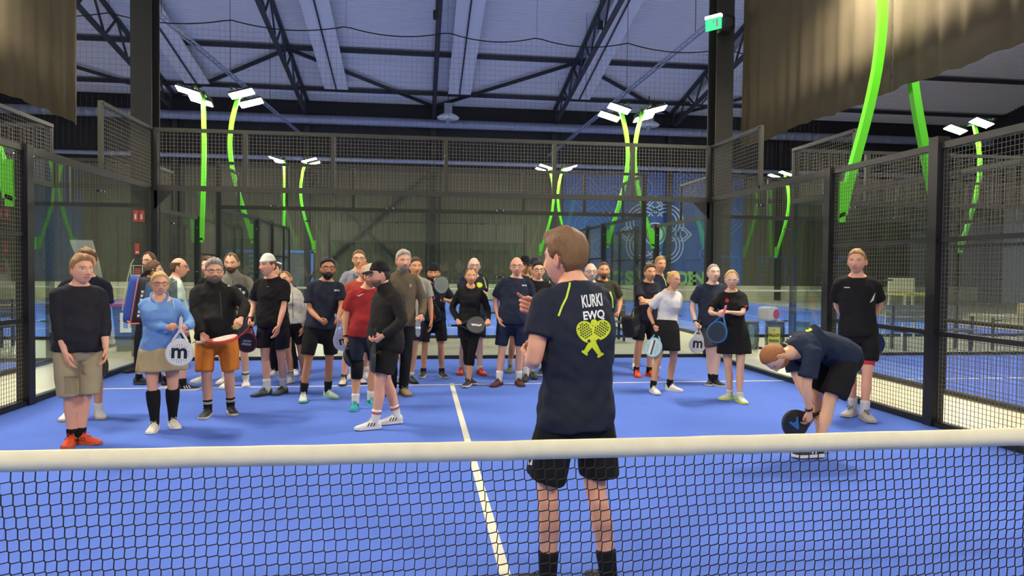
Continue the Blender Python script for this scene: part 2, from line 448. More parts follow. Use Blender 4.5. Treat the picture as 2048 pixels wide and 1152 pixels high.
end_wall(0, 10.05, 'glass and mesh back wall of the court right behind the group')
side_wall(-5.05, 10.05, -1, 'glass and mesh side wall at the left of the court the group stands on')
side_wall(5.05, 10.05, -1, 'glass and mesh side wall at the right of the court the group stands on')
# corner gussets on our back wall belong to the hall frame
cx, cy = COURTS[1]
end_wall(cx, cy-10, 'near glass wall of the next court, seen through the back glass')
side_wall(cx-5.05, cy-10, 1, 'left side wall of the next court behind the back glass', 9.0)
side_wall(cx+5.05, cy-10, 1, 'right side wall of the next court behind the back glass', 9.0)
end_wall(cx, cy+10, 'farthest glass wall of the next court, against the hall end', False)
cx, cy = COURTS[2]
side_wall(cx+5.05, 10.05, -1, 'near side wall of the court on the left')
end_wall(cx, 10.05, 'back glass wall of the court on the left')
cx, cy = COURTS[3]
side_wall(cx-5.05, 10.05, -1, 'near side wall of the court on the right, behind the right mesh')
end_wall(cx, 10.05, 'back glass wall of the court on the right')
cx, cy = COURTS[4]
side_wall(cx+5.05, cy-10, 1, 'side wall of the far left court')
end_wall(cx, cy-10, 'near glass wall of the far left court')
cx, cy = COURTS[5]
side_wall(cx-5.05, cy-10, 1, 'side wall of the far right court, below the blue mural')
end_wall(cx, cy-10, 'near glass wall of the far right court')
# turf edge kerb around our court
for nm, lo, hi in (('trim_back', (-5.2, 10.0, -0.012), (5.2, 10.14, 0.05)), ('trim_left', (-5.15, 0.5, -0.012), (-5.0, 10.0, 0.05)), ('trim_right', (5.0, 0.5, -0.012), (5.15, 10.0, 0.05))):
    tag(MB().box(lo, hi).obj(nm, M_STEEL), 'dark steel kerb along the edge of the blue turf', kind='structure')
for s, lb in ((-1, 'left'), (1, 'right')):
    b = MB(); x = s*5.0
    b.add([(x, 10.0, 2.95), (x-s*0.32, 10.0, 2.95), (x, 10.0, 2.62), (x, 10.03, 2.95), (x-s*0.32, 10.03, 2.95), (x, 10.03, 2.62)], [(0,1,2),(5,4,3),(0,3,4,1),(1,4,5,2),(2,5,3,0)])
    tag(b.obj('trim_gusset', M_STEEL), 'dark corner plate under the rail at the back %s corner' % lb, kind='structure')

# ------------------------------------------------------------------ light poles
def light_pole(x, y, side, label, bulge=1.0, tilt=None):
    aim = -1 if y > 0 else 1                       # the two heads look down and along the court
    tilt = tilt if tilt is not None else {6.0: 9, 18.0: 14, 30.0: 3}.get(y, 9)
    """side: +1 = stands on the right wall of its court and bows to +x, lamps hang inward (-x)"""
    r = empty('light_pole', (x, y, 0), label=label, cat='light pole', group='curved green court light poles')
    path = [(0.02, 2.42), (0.09, 2.75), (0.2, 3.1), (0.40, 3.75), (0.56, 4.4), (0.63, 5.1), (0.56, 5.8), (0.38, 6.45)]
    P = []
    for i in range(len(path)-1):
        for t in np.linspace(0, 1, 4, endpoint=False): P.append(np.array(path[i])*(1-t)+np.array(path[i+1])*t)
    P.append(np.array(path[-1])); P = [np.array([side*bulge*p[0], 0, p[1]]) for p in P]
    for _ in range(3): P = [P[0]]+[(P[i-1]+P[i]*2+P[i+1])/4 for i in range(1, len(P)-1)]+[P[-1]]
    b = MB()
    for i in range(len(P)-1):
        pass
    V = []; F = []; n = len(P)
    for i in range(n):
        t = nrm(P[min(i+1, n-1)]-P[max(i-1, 0)]); xx = np.array([t[2], 0, -t[0]])
        for sx, sy in ((-1,-1),(1,-1),(1,1),(-1,1)): V.append(P[i]+xx*sx*0.055+np.array([0, sy*0.045, 0]))
    for i in range(n-1):
        for j in range(4): F.append((i*4+j, i*4+(j+1) % 4, i*4+4+(j+1) % 4, i*4+4+j))
    F += [(3,2,1,0), tuple(4*(n-1)+j for j in range(4))]
    b.add(V, F); b.obj('pole', M_GREEN, r)
    br = MB(); br.box((-0.005-0.045, -0.05, 2.32), (-0.005+0.045, 0.05, 2.86)); br.bar((-0.05*side, 0, 2.40), (0.06*side, 0, 2.44), 0.10, 0.05, mi=0)
    br.obj('bracket', M_GREEN, r)
    top = P[-1]
    MB().bar(top+np.array([0, -0.80, 0.03]), top+np.array([0, 0.80, 0.03]), 0.06, 0.06).obj('crossbar', mat('green_dark', srgb(44, 92, 36), rough=0.5), r)
    MB().bar(top+np.array([0, 0, 0.0]), top+np.array([0, 0, 0.09]), 0.12, 0.12).obj('head_clamp', mat('green_dark', srgb(44, 92, 36)), r)
    for sy in (-1, 1):
        c = top+np.array([-side*0.22, sy*0.55, -0.06])
        h = MB(); h.box((-0.33, -0.17, 0.0), (0.33, 0.17, 0.05))
        for q in np.linspace(-0.28, 0.28, 9): h.box((q-0.008, -0.15, 0.05), (q+0.008, 0.15, 0.085))
        h.bar((0.0, -0.1, 0.05), (0.12*side, -0.1, 0.16), 0.02); h.bar((0.0, 0.1, 0.05), (0.12*side, 0.1, 0.16), 0.02)
        ho = h.obj('lamp_housing', M_LAMP, r); ho.location = c; ho.rotation_euler = (aim*rad(tilt), side*rad(16), 0)
        MB().box((-0.31, -0.15, -0.012), (0.31, 0.15, -0.001)).obj('led_panel', M_LED, ho)
    return r
light_pole(5.16, 6.0, 1, 'curved green light pole on the near right wall, in front of the black curtain', 0.88)
light_pole(-5.16, 6.0, -1, 'green light pole on the near left wall, cut by the left edge', 1.0, 24)
light_pole(5.16, -5.2, 1, 'green light pole beside the camera on the right wall')
light_pole(-5.16, -5.2, -1, 'green light pole beside the camera on the left wall')
for i, yy in enumerate((18.0, 30.0)):
    far = ('nearer', 'farther')[i]
    light_pole(5.16, yy, 1, far+' curved green pole of the next court, right side, bowing right', 1)
    light_pole(-5.16, yy, -1, far+' curved green pole of the next court, left side, bowing left', 1)
    light_pole(-6.54, yy, 1, far+' straight looking green pole of the far left court', 0.12)
    light_pole(6.59, yy, -1, far+' curved green pole of the far right court, bowing left', 1)
    light_pole(16.91, yy, 1, far+' outer green pole of the far right court', 1)
    light_pole(-16.86, yy, -1, far+' outer green pole of the far left court', 1)
light_pole(6.59, 6.0, -1, 'curved green pole of the right court, below the curtain edge', 0.8)
light_pole(16.91, 6.0, 1, 'outer green pole of the court on the right')
light_pole(-6.54, 6.0, 1, 'green pole of the court on the left, behind the left mesh', 0.12)
light_pole(-16.86, 6.0, -1, 'outer green pole of the court on the left')

# ------------------------------------------------------------------ hanging black curtains
def curtain(x, y0, y1, z0, ztop, label, seam):
    r = empty('hanging_curtain', (x, y1, z0), label=label, cat='curtain', group='black dividing curtains')
    def sheet(a, b_, name):
        n = int((b_-a)/0.07); V = []; F = []; m_ = 10
        for i in range(n+1):
            y = a+(b_-a)*i/n
            w = 0.010*math.sin(y*5.1)+0.008*math.sin(y*13.3+1)+0.014*math.sin(y*2.1)+0.004*math.sin(y*29)
            sc = 0.035*abs(math.sin(y*1.3))+0.012*math.sin(y*9)
            for j in range(m_):
                t = j/(m_-1); z = (ztop-z0)*t+(1-t)**3*sc; k = (1-t)*0.8+0.2
                V.append((w*k+0.022*math.sin(y*17+2*t)*(1-t)**4, y-y1, z))
        for i in range(n):
            for j in range(m_-1): F.append((i*m_+j, (i+1)*m_+j, (i+1)*m_+j+1, i*m_+j+1))
        o = MB().add(V, F).obj(name, M_CURT, r, smooth=True)
        md = o.modifiers.new('t', 'SOLIDIFY'); md.thickness = 0.012
    if seam:
        sheet(seam+0.01, y1, 'curtain_panel'); sheet(y0, seam-0.01, 'curtain_panel')
    else: sheet(y0, y1, 'curtain_panel')
    MB().bar((0, y0-y1, ztop-z0), (0, 0, ztop-z0), 0.06).obj('curtain_rail', M_STEEL, r)
    hem = MB(); hem.bar((0, y0-y1, 0.0), (0, 0, 0.0), 0.014)
    return r
curtain(5.93, -2.0, 10.6, 4.10, 11.5, 'black fabric curtain hanging at the upper right', 6.1)
curtain(-6.0, -2.0, 9.5, 3.93, 11.5, 'black fabric curtain hanging at the upper left', None)

# ------------------------------------------------------------------ our net
def court_net(cx, cy, fine, label):
    r = empty('court_net', (cx, cy, 0), label=label, cat='net')
    W2 = 4.95
    ztop = lambda x: 0.905+0.02*(abs(x)/5)**1.5
    n = 100 if fine else 12
    V = []; F = []
    prof = [(0.006, 0.0), (0.010, -0.035), (0.006, -0.078), (-0.006, -0.078), (-0.010, -0.035), (-0.006, 0.0), (0, 0.006)]
    for i in range(n+1):
        x = -W2+2*W2*i/n; w = 0.0025*math.sin(x*9)+0.002*math.sin(x*23+1) if fine else 0
        for y, z in prof: V.append((x, y+w, ztop(x)+z+0.0006*math.sin(x*17)))
    m_ = len(prof)
    for i in range(n):
        for j in range(m_): F.append((i*m_+j, i*m_+(j+1) % m_, (i+1)*m_+(j+1) % m_, (i+1)*m_+j))
    F += [tuple(range(m_)), tuple(n*m_+j for j in range(m_-1, -1, -1))]
    MB().add(V, F).obj('net_tape', M_TAPE, r, smooth=True)
    sp = 0.0452 if fine else 0.09; t = 0.0019 if fine else 0.002
    nx = int(2*W2/sp); nz = int(0.80/sp); b = MB()
    G = np.zeros((nx+1, nz+1, 3))
    for i in range(nx+1):
        x = -W2+2*W2*i/nx
        for k in range(nz+1):
            z = ztop(x)-0.075-0.775*k/nz
            d = Vector((x*1.3, z*2.2, 0.3)); nn = noise.noise(d); n2 = noise.noise(Vector((x*1.1+7, z*1.7, 4)))
            q = min(1, k/4)
            G[i, k] = (x+0.020*nn*q+(0.055*(k/nz) if fine else 0), 0.03*n2*q, z+0.010*noise.noise(Vector((x*1.6, z*2, 9)))*q)
    def poly(pts):
        P = np.array(pts); N = len(P); V = np.zeros((N*4, 3))
        T = np.gradient(P, axis=0); T /= np.linalg.norm(T, axis=1)[:, None]
        side = np.cross(T, np.array([0, 1.0, 0])); side /= np.linalg.norm(side, axis=1)[:, None]
        yy = np.array([0, 1.0, 0])
        for q, (a, c) in enumerate(((-1,-1),(1,-1),(1,1),(-1,1))): V[q::4] = P+side*a*t+yy*c*t
        F = [(i*4+j, i*4+(j+1) % 4, i*4+4+(j+1) % 4, i*4+4+j) for i in range(N-1) for j in range(4)]
        b.add(V, F)
    for i in range(nx+1):
        if fine:
            pts = []
            for k in range(nz+1): pts += [G[i, k]+np.array([-0.003, 0, 0.0034]), G[i, k]+np.array([0.003, 0, -0.0034])]
            poly(pts)
        else: poly(G[i])
    for k in range(1, nz+1):
        if fine:
            pts = []
            for i in range(nx):
                a, c = G[i, k], G[i+1, k]
                pts += [a+np.array([0.003, 0, -0.0034]), a*0.67+c*0.33+np.array([0, 0, -0.0026]), a*0.33+c*0.67+np.array([0, 0, 0.0008]), c+np.array([-0.003, 0, 0.0034])]
            pts.append(G[nx, k]); poly(pts)
        else: poly(G[:, k])
    b.obj('net_mesh', M_CORD, r)
    for s in (-1, 1):
        MB().box((s*5.0-0.04, -0.04, 0), (s*5.0+0.04, 0.04, 0.97)).obj('net_post', M_STEEL, r)
    MB().box((-0.025, -0.014, 0.03), (0.025, 0.014, 0.90)).obj('centre_strap', M_TAPE, r) if not fine else None
    return r
court_net(0, 0.06, True, 'black net with cream top tape across the foreground')
court_net(COURTS[1][0], 24.0, False, 'distant net of the next court behind the back glass')
court_net(COURTS[2][0], 0.0, False, 'net of the court on the left')
court_net(COURTS[3][0], 0.0, False, 'net of the court on the right')
court_net(COURTS[4][0], 24.0, False, 'distant net of the far left court')
court_net(COURTS[5][0], 24.0, False, 'distant net of the far right court')

# ------------------------------------------------------------------ safety net and its rope under the roof
r = empty('safety_net', (0, 12.2, 0), label='thin black safety net hanging from a sagging rope between the courts', cat='net')
XS = [-9.0, -6.6, -4.3, -2.0, 0.1, 2.0, 4.0, 6.2, 8.6]
def rope_z(x):
    for a, c in zip(XS[:-1], XS[1:]):
        if a <= x <= c:
            t = (x-a)/(c-a); return 6.62-0.022*(x)*0.3-0.14*4*t*(1-t)
    return 6.6
b = MB(); xs = np.linspace(-9, 8.6, 120); b.tube([(x, 0, rope_z(x)) for x in xs], [0.012]*120, 5, cap=0); b.obj('rope', M_CORD, r)
b = MB(); t = 0.0011
for x in np.arange(-8.9, 8.5, 0.11): b.bar((x, 0, 4.0), (x, 0, rope_z(x)), 2*t)
for z in np.arange(4.0, 6.5, 0.11): b.bar((-8.9, 0, z), (8.5, 0, z), 2*t)
b.obj('net_mesh', M_CORD, r)
for x in XS[1:-1]: MB().bar((x, 0, rope_z(x)), (x, 0, 13), 0.006).obj('hanging_wire', M_CORD, r)
# ================================================================== PEOPLE: builders
def ss(x, a, b):
    t = np.clip((np.asarray(x, float)-a)/(b-a), 0, 1); return t*t*(3-2*t)
def g(x, c, s): return np.exp(-((x-c)/s)**2)

# ---- head grid (face looks along +f; x = person's left; z up)
NLON, NLAT = 68, 60
_t = np.linspace(-PI, PI, NLON, endpoint=False); _a = _t-0.52*np.sin(_t)
_e0 = np.linspace(-PI/2, PI/2, NLAT+2)[1:-1]; _e = _e0-0.16*np.sin(2*_e0)
EE, AA = np.meshgrid(_e, _a, indexing='ij')
DX, DF, DZ = np.cos(EE)*np.sin(AA), np.cos(EE)*np.cos(AA), np.sin(EE)
def grid_faces(nr, nc, v0=0):
    F = []
    for i in range(nr-1):
        for j in range(nc): F.append((v0+i*nc+j, v0+i*nc+(j+1) % nc, v0+(i+1)*nc+(j+1) % nc, v0+(i+1)*nc+j))
    F.append(tuple(v0+j for j in range(nc-1, -1, -1))); F.append(tuple(v0+(nr-1)*nc+j for j in range(nc)))
    return F
HF = grid_faces(NLAT, NLON)

def head_shape(fem=False, jaw=1.0, fat=0.0):
    x = DX*0.0765; f = DF*0.094; z = DZ*0.117
    front = ss(DF, -0.1, 0.6); low = ss(-z, 0.015, 0.105)
    x = x*(1-(0.22 if not fem else 0.32)*low*(1-0.5*fat)*jaw)
    x = x*(1+0.06*g(z, -0.045, 0.04)*fat*1.6)
    f = np.where(DF < 0, f*(1-0.42*low), f)
    f = f-0.010*front*g(z, -0.01, 0.05)*ss(np.abs(x), 0.02, 0.055)
    sq = front*low; f = f+0.012*sq*g(x, 0, 0.035)                        # chin
    z = np.where(DF > 0, z+0.008*low*ss(DF, 0.2, 0.9), z+0.03*low*ss(-DF, 0, 0.8))
    x0, z0 = x.copy(), z.copy(); fr = ss(DF, 0.15, 0.5)
    f += fr*0.0050*g(z0, 0.030, 0.010)*ss(0.060-np.abs(x0), 0, 0.02)      # brow
    f -= fr*0.0100*(g(x0, 0.031, 0.017)+g(x0, -0.031, 0.017))*g(z0, 0.010, 0.013)   # sockets
    f += fr*0.0045*(g(x0, 0.031, 0.010)+g(x0, -0.031, 0.010))*g(z0, 0.009, 0.006)   # lids
    ridge = np.interp(z0, [-0.052, -0.040, -0.030, -0.020, 0.0, 0.022, 0.036], [0.0, 0.005, 0.024, 0.022, 0.013, 0.007, 0.0])
    wd = np.interp(z0, [-0.04, -0.025, 0.0, 0.03], [0.016, 0.014, 0.009, 0.010])
    f += fr*ridge*np.exp(-(x0/wd)**2)*(0.9 if fem else 1.05)
    f += fr*0.006*(g(x0, 0.013, 0.007)+g(x0, -0.013, 0.007))*g(z0, -0.033, 0.008)  # nostrils
    f += fr*0.004*(g(x0, 0.047, 0.016)+g(x0, -0.047, 0.016))*g(z0, -0.016, 0.016)  # cheekbones
    f += fr*0.0045*g(x0, 0, 0.021)*(g(z0, -0.053, 0.005)+1.1*g(z0, -0.066, 0.006))  # lips
    f -= fr*0.0030*g(x0, 0, 0.024)*g(z0, -0.0595, 0.0028)
    f -= fr*0.004*g(x0, 0, 0.03)*g(z0, -0.080, 0.007)
    x = x*(1+0.10*fat*low)
    return x, f, z

def paint_head(x, f, z, skin, hair, fem=False, stubble=0.0, beard=None, brow=None):
    skin = np.array(skin); C = np.ones(x.shape+(3,))*skin
    fr = ss(DF, 0.15, 0.4)
    def mix(mask, col, k=1.0):
        nonlocal C
        C = C*(1-(mask*k)[..., None])+np.array(col)*(mask*k)[..., None]
    red = np.array([min(1, skin[0]*1.08), skin[1]*0.72, skin[2]*0.66])
    mix(fr*(g(x, 0.045, 0.02)+g(x, -0.045, 0.02))*g(z, -0.022, 0.022), red, 0.32)
    mix(fr*g(x, 0, 0.014)*g(z, -0.028, 0.012), red, 0.3)
    if stubble or beard is not None:
        m_ = ss(-z, 0.028, 0.050)*ss(DF, -0.15, 0.15)*(1-fr*g(x, 0, 0.030)*g(z, -0.032, 0.014))
        col = np.array(hair) if beard is None else np.array(beard)
        mix(np.clip(m_, 0, 1), col, stubble if stubble else 0.75)
    lip = np.array([skin[0]*(0.92 if fem else 0.80), skin[1]*0.50, skin[2]*0.48])
    mix(fr*ss(0.025-np.abs(x), 0, 0.006)*ss(0.0085-np.abs(z+0.0595), 0, 0.004), lip, 0.85)
    mix(fr*ss(0.025-np.abs(x), 0, 0.006)*g(z, -0.0595, 0.0022), skin*0.25, 0.8)
    for s in (-1, 1):
        ex = x-s*0.031
        lens = (ex/0.0150)**2+((z-0.010)/0.0062)**2
        mix(fr*ss(1.5-lens, 0, 0.5), skin*0.35, 0.8)
        mix(fr*ss(1.0-lens, 0, 0.35), (0.62, 0.58, 0.54), 1.0)
        mix(fr*ss(1.0-((ex)/0.0062)**2-((z-0.0105)/0.0066)**2, 0, 0.5), (0.05, 0.04, 0.035), 1.0)
        bw = (np.array(hair) if brow is None else np.array(brow))*0.8
        bz = z-(0.0285+0.05*np.clip(s*ex, -0.02, 0.004))
        mix(fr*ss(0.021-np.abs(ex-s*0.002), 0, 0.006)*g(bz, 0, 0.0042 if not fem else 0.003), bw, 0.85)
    mix(fr*(g(x, 0.0095, 0.004)+g(x, -0.0095, 0.004))*g(z, -0.041, 0.003), skin*0.2, 0.8)
    return C

def hairline(kind):
    """z of the hairline against |azimuth| in degrees"""
    a = np.degrees(np.abs(AA))
    T = {'short': ([0, 30, 50, 66, 74, 84, 100, 112, 130, 180], [0.074, 0.073, 0.060, 0.045, 0.008, 0.0, 0.030, -0.03, -0.068, -0.075]),
         'recede': ([0, 18, 38, 60, 72, 84, 100, 112, 130, 180], [0.080, 0.096, 0.098, 0.055, 0.02, 0.0, 0.028, -0.03, -0.065, -0.072]),
         'sides': ([0, 40, 60, 75, 84, 100, 112, 130, 180], [0.30, 0.30, 0.25, 0.05, 0.0, 0.03, -0.03, -0.065, -0.072]),
         'buzz': ([0, 30, 50, 66, 74, 84, 100, 112, 130, 180], [0.078, 0.076, 0.066, 0.05, 0.02, 0.01, 0.035, -0.02, -0.06, -0.068]),
         'long': ([0, 25, 50, 66, 78, 90, 180], [0.078, 0.075, 0.058, 0.030, -0.02, -0.07, -0.105])}[kind]
    return np.interp(a, *T)

def hair_shell(x, f, z, hk):
    zl = hairline(hk['line']); top = hk.get('top', 0.016); side = hk.get('side', 0.007)
    msk = ss(z-zl, -0.004, 0.010)
    if hk['line'] == 'sides': msk = msk*ss(0.066-z, -0.006, 0.012)
    tk = side+(top-side)*ss(z, 0.0, 0.11)
    if hk.get('quiff'): tk = tk+hk['quiff']*ss(DF, 0.1, 0.75)*ss(z, 0.06, 0.1)*(1+0.25*np.sin(AA*9))
    if hk.get('back'): tk = tk+hk['back']*ss(-DF, 0.2, 0.8)*ss(z, -0.05, 0.02)
    nz = np.array([noise.noise(Vector((q[0]*52+hk.get('seed', 0), q[1]*(52 if q[2] < 0.07 else 18), q[2]*14))) for q in np.stack([x, f, z], -1).reshape(-1, 3)]).reshape(x.shape)
    tk = tk*(1+0.38*nz)
    d = msk*tk-(1-msk)*0.008
    return x+DX*d, f+DF*d, z+DZ*d

def beard_shell(x, f, z, th=0.008, goatee=False):
    lo = ss(-z, 0.034, 0.050); m_ = lo*ss(DF, -0.05, 0.12)
    m_ = m_*(1-0.95*ss(DF, 0.2, 0.5)*g(x, 0, 0.024)*ss(0.0115-np.abs(z+0.0590), 0, 0.005))
    m_ = m_*(1-ss(DF, 0.3, 0.6)*ss(np.abs(x), 0.022, 0.034)*ss(z+0.056, -0.004, 0.012))
    if goatee: m_ = m_*ss(0.034-np.abs(x), 0, 0.010)*ss(DF, 0.2, 0.4)
    d = m_*th-(1-m_)*0.008
    return x+DX*d, f+DF*d, z+DZ*d
def cap_shell(x, f, z, zl=0.048, backward=False):
    a = np.abs(AA) if not backward else PI-np.abs(AA)
    line = zl+np.interp(np.degrees(a), [0, 60, 110, 180], [0.004, 0.0, -0.012, -0.018])
    m_ = ss(z-line, -0.003, 0.003); d = m_*(0.012+0.012*ss(z, 0.07, 0.11))-(1-m_)*0.012
    return x+DX*d, f+DF*d, z+DZ*d*1.15

# ---- hands (z: fingers, y: palm side, x: thumb side)
FINGER = {'relax': [(12, 22, 14), (18, 28, 16), (22, 32, 18), (26, 34, 20)], 'grip': [(62, 72, 40), (68, 76, 42), (72, 78, 44), (76, 80, 46)],
          'fist': [(78, 95, 60), (80, 96, 60), (82, 96, 60), (84, 96, 60)], 'point': [(30, 36, 22), (66, 84, 50), (74, 90, 55), (78, 92, 58)], 'hold': [(34, 46, 28), (38, 48, 28), (42, 50, 30), (48, 52, 30)]}
def hand_mesh(pose, n=7):
    b = MB()
    b.tube([(0,0,-0.025),(0,0,0.0),(0.002,0,0.022),(0.003,0.001,0.05),(0.002,0.002,0.078),(0,0.002,0.092)], [(0.025,0.020),(0.027,0.0195),(0.034,0.018),(0.041,0.0165),(0.042,0.0145),(0.039,0.011)], 14, ref=(0,1,0), cap=2)
    base = [(0.031, 0.090, 0.0088), (0.010, 0.096, 0.0092), (-0.011, 0.092, 0.0088), (-0.030, 0.084, 0.0078)]
    seg = [(0.044, 0.026, 0.021), (0.048, 0.030, 0.022), (0.045, 0.027, 0.021), (0.035, 0.021, 0.018)]
    for i in range(4):
        x, z, r = base[i]; p = np.array([x, 0.001, z-0.010]); pts = [p-np.array([0, 0, 0.012]), p]; ang = 0; rr = [r*0.9, r*1.02]
        spread = (0.10, 0.02, -0.05, -0.13)[i]*(0.4 if pose in ('grip', 'fist') else 1)
        for k in range(3):
            ang += rad(FINGER[pose][i][k]); L = seg[i][k]
            d = np.array([spread*math.cos(ang), math.sin(ang), math.cos(ang)]); d /= np.linalg.norm(d)
            pts.append(pts[-1]+d*L*0.5); rr.append(r*(0.97-0.09*k)); pts.append(pts[-1]+d*L*0.5); rr.append(r*(0.98-0.11*k))
        b.tube(pts, rr, n, ref=(1, 0, 0), cap=2)
    cl = {'relax': 0.35, 'grip': 1.0, 'fist': 1.0, 'point': 0.7, 'hold': 0.7}[pose]
    p0 = np.array([0.020, 0.004, 0.016]); p1 = np.array([0.043, 0.012+0.006*cl, 0.045]); p2 = np.array([0.052-0.014*cl, 0.018+0.020*cl, 0.074]); p3 = np.array([0.054-0.036*cl, 0.022+0.026*cl, 0.098-0.004*cl])
    b.tube([p0, (p0+p1)/2, p1, (p1+p2)/2, p2, (p2+p3)/2, p3], [0.014, 0.0145, 0.0125, 0.0105, 0.0105, 0.0098, 0.0085], n, ref=(0, 1, 0), cap=2)
    return np.concatenate(b.v), b.f
_HANDS = {}
def hand(pose):
    if pose not in _HANDS: _HANDS[pose] = hand_mesh(pose)
    return _HANDS[pose]

# ---- shoes: local toe along -y, heel at +y, sole on z = 0, ankle above the origin
SHOE_ST = [  # y, half width, top height, bottom
    (0.062, 0.022, 0.070, 0.010), (0.050, 0.034, 0.088, 0.006), (0.020, 0.037, 0.094, 0.006), (-0.010, 0.038, 0.096, 0.006), (-0.045, 0.040, 0.088, 0.006),
    (-0.080, 0.044, 0.072, 0.006), (-0.120, 0.048, 0.058, 0.006), (-0.160, 0.047, 0.048, 0.008), (-0.190, 0.038, 0.040, 0.012), (-0.208, 0.020, 0.030, 0.016)]
def shoe_meshes(s, cu, cs, accent=None, lace=None):
    up = MB(); V = []; n = 14
    for y, w, t, bt in SHOE_ST:
        for j in range(n):
            a = 2*PI*j/n; cxx = math.cos(a); sz = math.sin(a)
            ww = w*(abs(cxx)**0.75)*np.sign(cxx); top = t if y > -0.05 else t
            zz = bt+(t-bt)*0.5*(1+np.sign(sz)*abs(sz)**0.9)
            ww *= (1-0.30*max(0, sz)**2)
            V.append((ww*s, y*s, zz*s))
    m_ = len(SHOE_ST)
    F = [(i*n+j, (i+1)*n+j, (i+1)*n+(j+1) % n, i*n+(j+1) % n) for i in range(m_-1) for j in range(n)]
    F += [tuple(range(n)), tuple((m_-1)*n+j for j in range(n-1, -1, -1))]
    up.add(V, F)
    so = MB(); ol = []
    for y, w, t, bt in SHOE_ST: ol.append((w*1.06+0.002, y*1.02))
    pts = [(w*s, y*s) for w, y in ol]+[(-w*s, y*s) for w, y in ol[::-1]]
    lift = [0.0+(0.010 if i > m_-3 else 0) for i in range(m_)]
    k = len(pts); V = []; hz = [0.030]*3+[0.026]*3+[0.024, 0.024, 0.026, 0.028]; hz = hz+hz[::-1]; lz = lift+lift[::-1]
    V = [(x, y, lz[i]*s*0.6+0.001) for i, (x, y) in enumerate(pts)]+[(x*0.98, y*0.99, hz[i]*s) for i, (x, y) in enumerate(pts)]
    F = [tuple(range(k)), tuple(range(2*k-1, k-1, -1))]+[((i+1) % k, i, k+i, k+(i+1) % k) for i in range(k)]
    so.add(V, F)
    la = MB()
    for i, y in enumerate((-0.042, -0.062, -0.082, -0.102)):
        w = 0.020-0.002*i; z = np.interp(-y, [0.03, 0.06, 0.09, 0.12], [0.096, 0.084, 0.071, 0.062])
        la.tube([(-w*s, (y+0.004)*s, (z-0.005)*s), (0, (y-0.004)*s, (z+0.003)*s), (w*s, (y+0.006)*s, (z-0.005)*s)], [0.0032*s]*3, 5, cap=1)
    la.tube([(0, -0.036*s, 0.098*s), (0.022*s, -0.05*s, 0.104*s), (0.03*s, -0.066*s, 0.090*s)], [0.003*s]*3, 5, cap=1)
    la.tube([(0, -0.036*s, 0.098*s), (-0.022*s, -0.048*s, 0.104*s), (-0.032*s, -0.062*s, 0.088*s)], [0.003*s]*3, 5, cap=1)
    ac = MB()
    if accent:
        for sx in (-1, 1):
            for q in range(3):
                y = (-0.028-0.030*q)*s
                ac.bar((sx*0.0435*s, y, 0.034*s), (sx*0.036*s, y+0.022*s, 0.070*s), 0.010*s, 0.004, up=(1, 0, 0))
    return up, so, la, ac

SKINS = {'fair': srgb(234, 180, 142), 'pink': srgb(236, 172, 138), 'tan': srgb(224, 162, 118), 'brown': srgb(186, 128, 90), 'pale': srgb(240, 196, 168)}
HAIRS = {'sand': srgb(168, 126, 78), 'brown': srgb(92, 62, 38), 'dark': srgb(38, 28, 22), 'grey': srgb(158, 148, 134), 'blond': srgb(206, 166, 100), 'black': srgb(22, 18, 16), 'ginger': srgb(172, 106, 54), 'silver': srgb(190, 180, 162), 'lbrown': srgb(128, 92, 56), 'greybrown': srgb(116, 102, 88)}
def hair_mat(h):
    if 'hair_'+h in MATS: return MATS['hair_'+h]
    M = mat('hair_'+h, HAIRS[h], rough=0.55, vary=0.4, vscale=1, bump=0.55, bscale=1); nt = M.node_tree
    tc = [n for n in nt.nodes if n.type == 'TEX_COORD'][0]; mp = nt.nodes.new('ShaderNodeMapping'); mp.inputs['Scale'].default_value = (150, 90, 22)
    nt.links.new(tc.outputs['Object'], mp.inputs['Vector'])
    for n in nt.nodes:
        if n.type == 'TEX_NOISE': nt.links.new(mp.outputs[0], n.inputs['Vector'])
    return M

def ik(a, t, l1, l2, hint):
    a = np.asarray(a, float); t = np.asarray(t, float); d = t-a; L = np.linalg.norm(d); mx = (l1+l2)*0.995
    if L > mx: d = d/L*mx; t = a+d; L = mx
    if L < abs(l1-l2)+0.02: L = abs(l1-l2)+0.02
    u = d/np.linalg.norm(d); q = (l1*l1-l2*l2+L*L)/(2*L); h = math.sqrt(max(0, l1*l1-q*q))
    hv = np.asarray(hint, float); hv = hv-u*(hv@u); hv = nrm(hv)
    return a+u*q+hv*h, t

def limb(b, pts, rads, sub=4, n=12, ref=(0, -1, 0), capk=2):
    """smooth tube through joints; rads: list of (t along total joints index, radius or (side, ref))"""
    P = [np.asarray(p, float) for p in pts]; m_ = len(P); out = []; tt = []
    for i in range(m_-1):
        for k in range(sub):
            t = k/sub; out.append(P[i]*(1-t)+P[i+1]*t); tt.append(i+t)
    out.append(P[-1]); tt.append(m_-1)
    for _ in range(2):
        q = [out[0]]+[(out[i-1]+out[i]*4+out[i+1])/6 for i in range(1, len(out)-1)]+[out[-1]]; out = q
    K = [r[0] for r in rads]; A = [r[1] if np.isscalar(r[1]) else r[1][0] for r in rads]; B = [r[1] if np.isscalar(r[1]) else r[1][1] for r in rads]
    rr = [(np.interp(t, K, A), np.interp(t, K, B)) for t in tt]
    b.tube(out, rr, n, ref=ref, cap=capk)

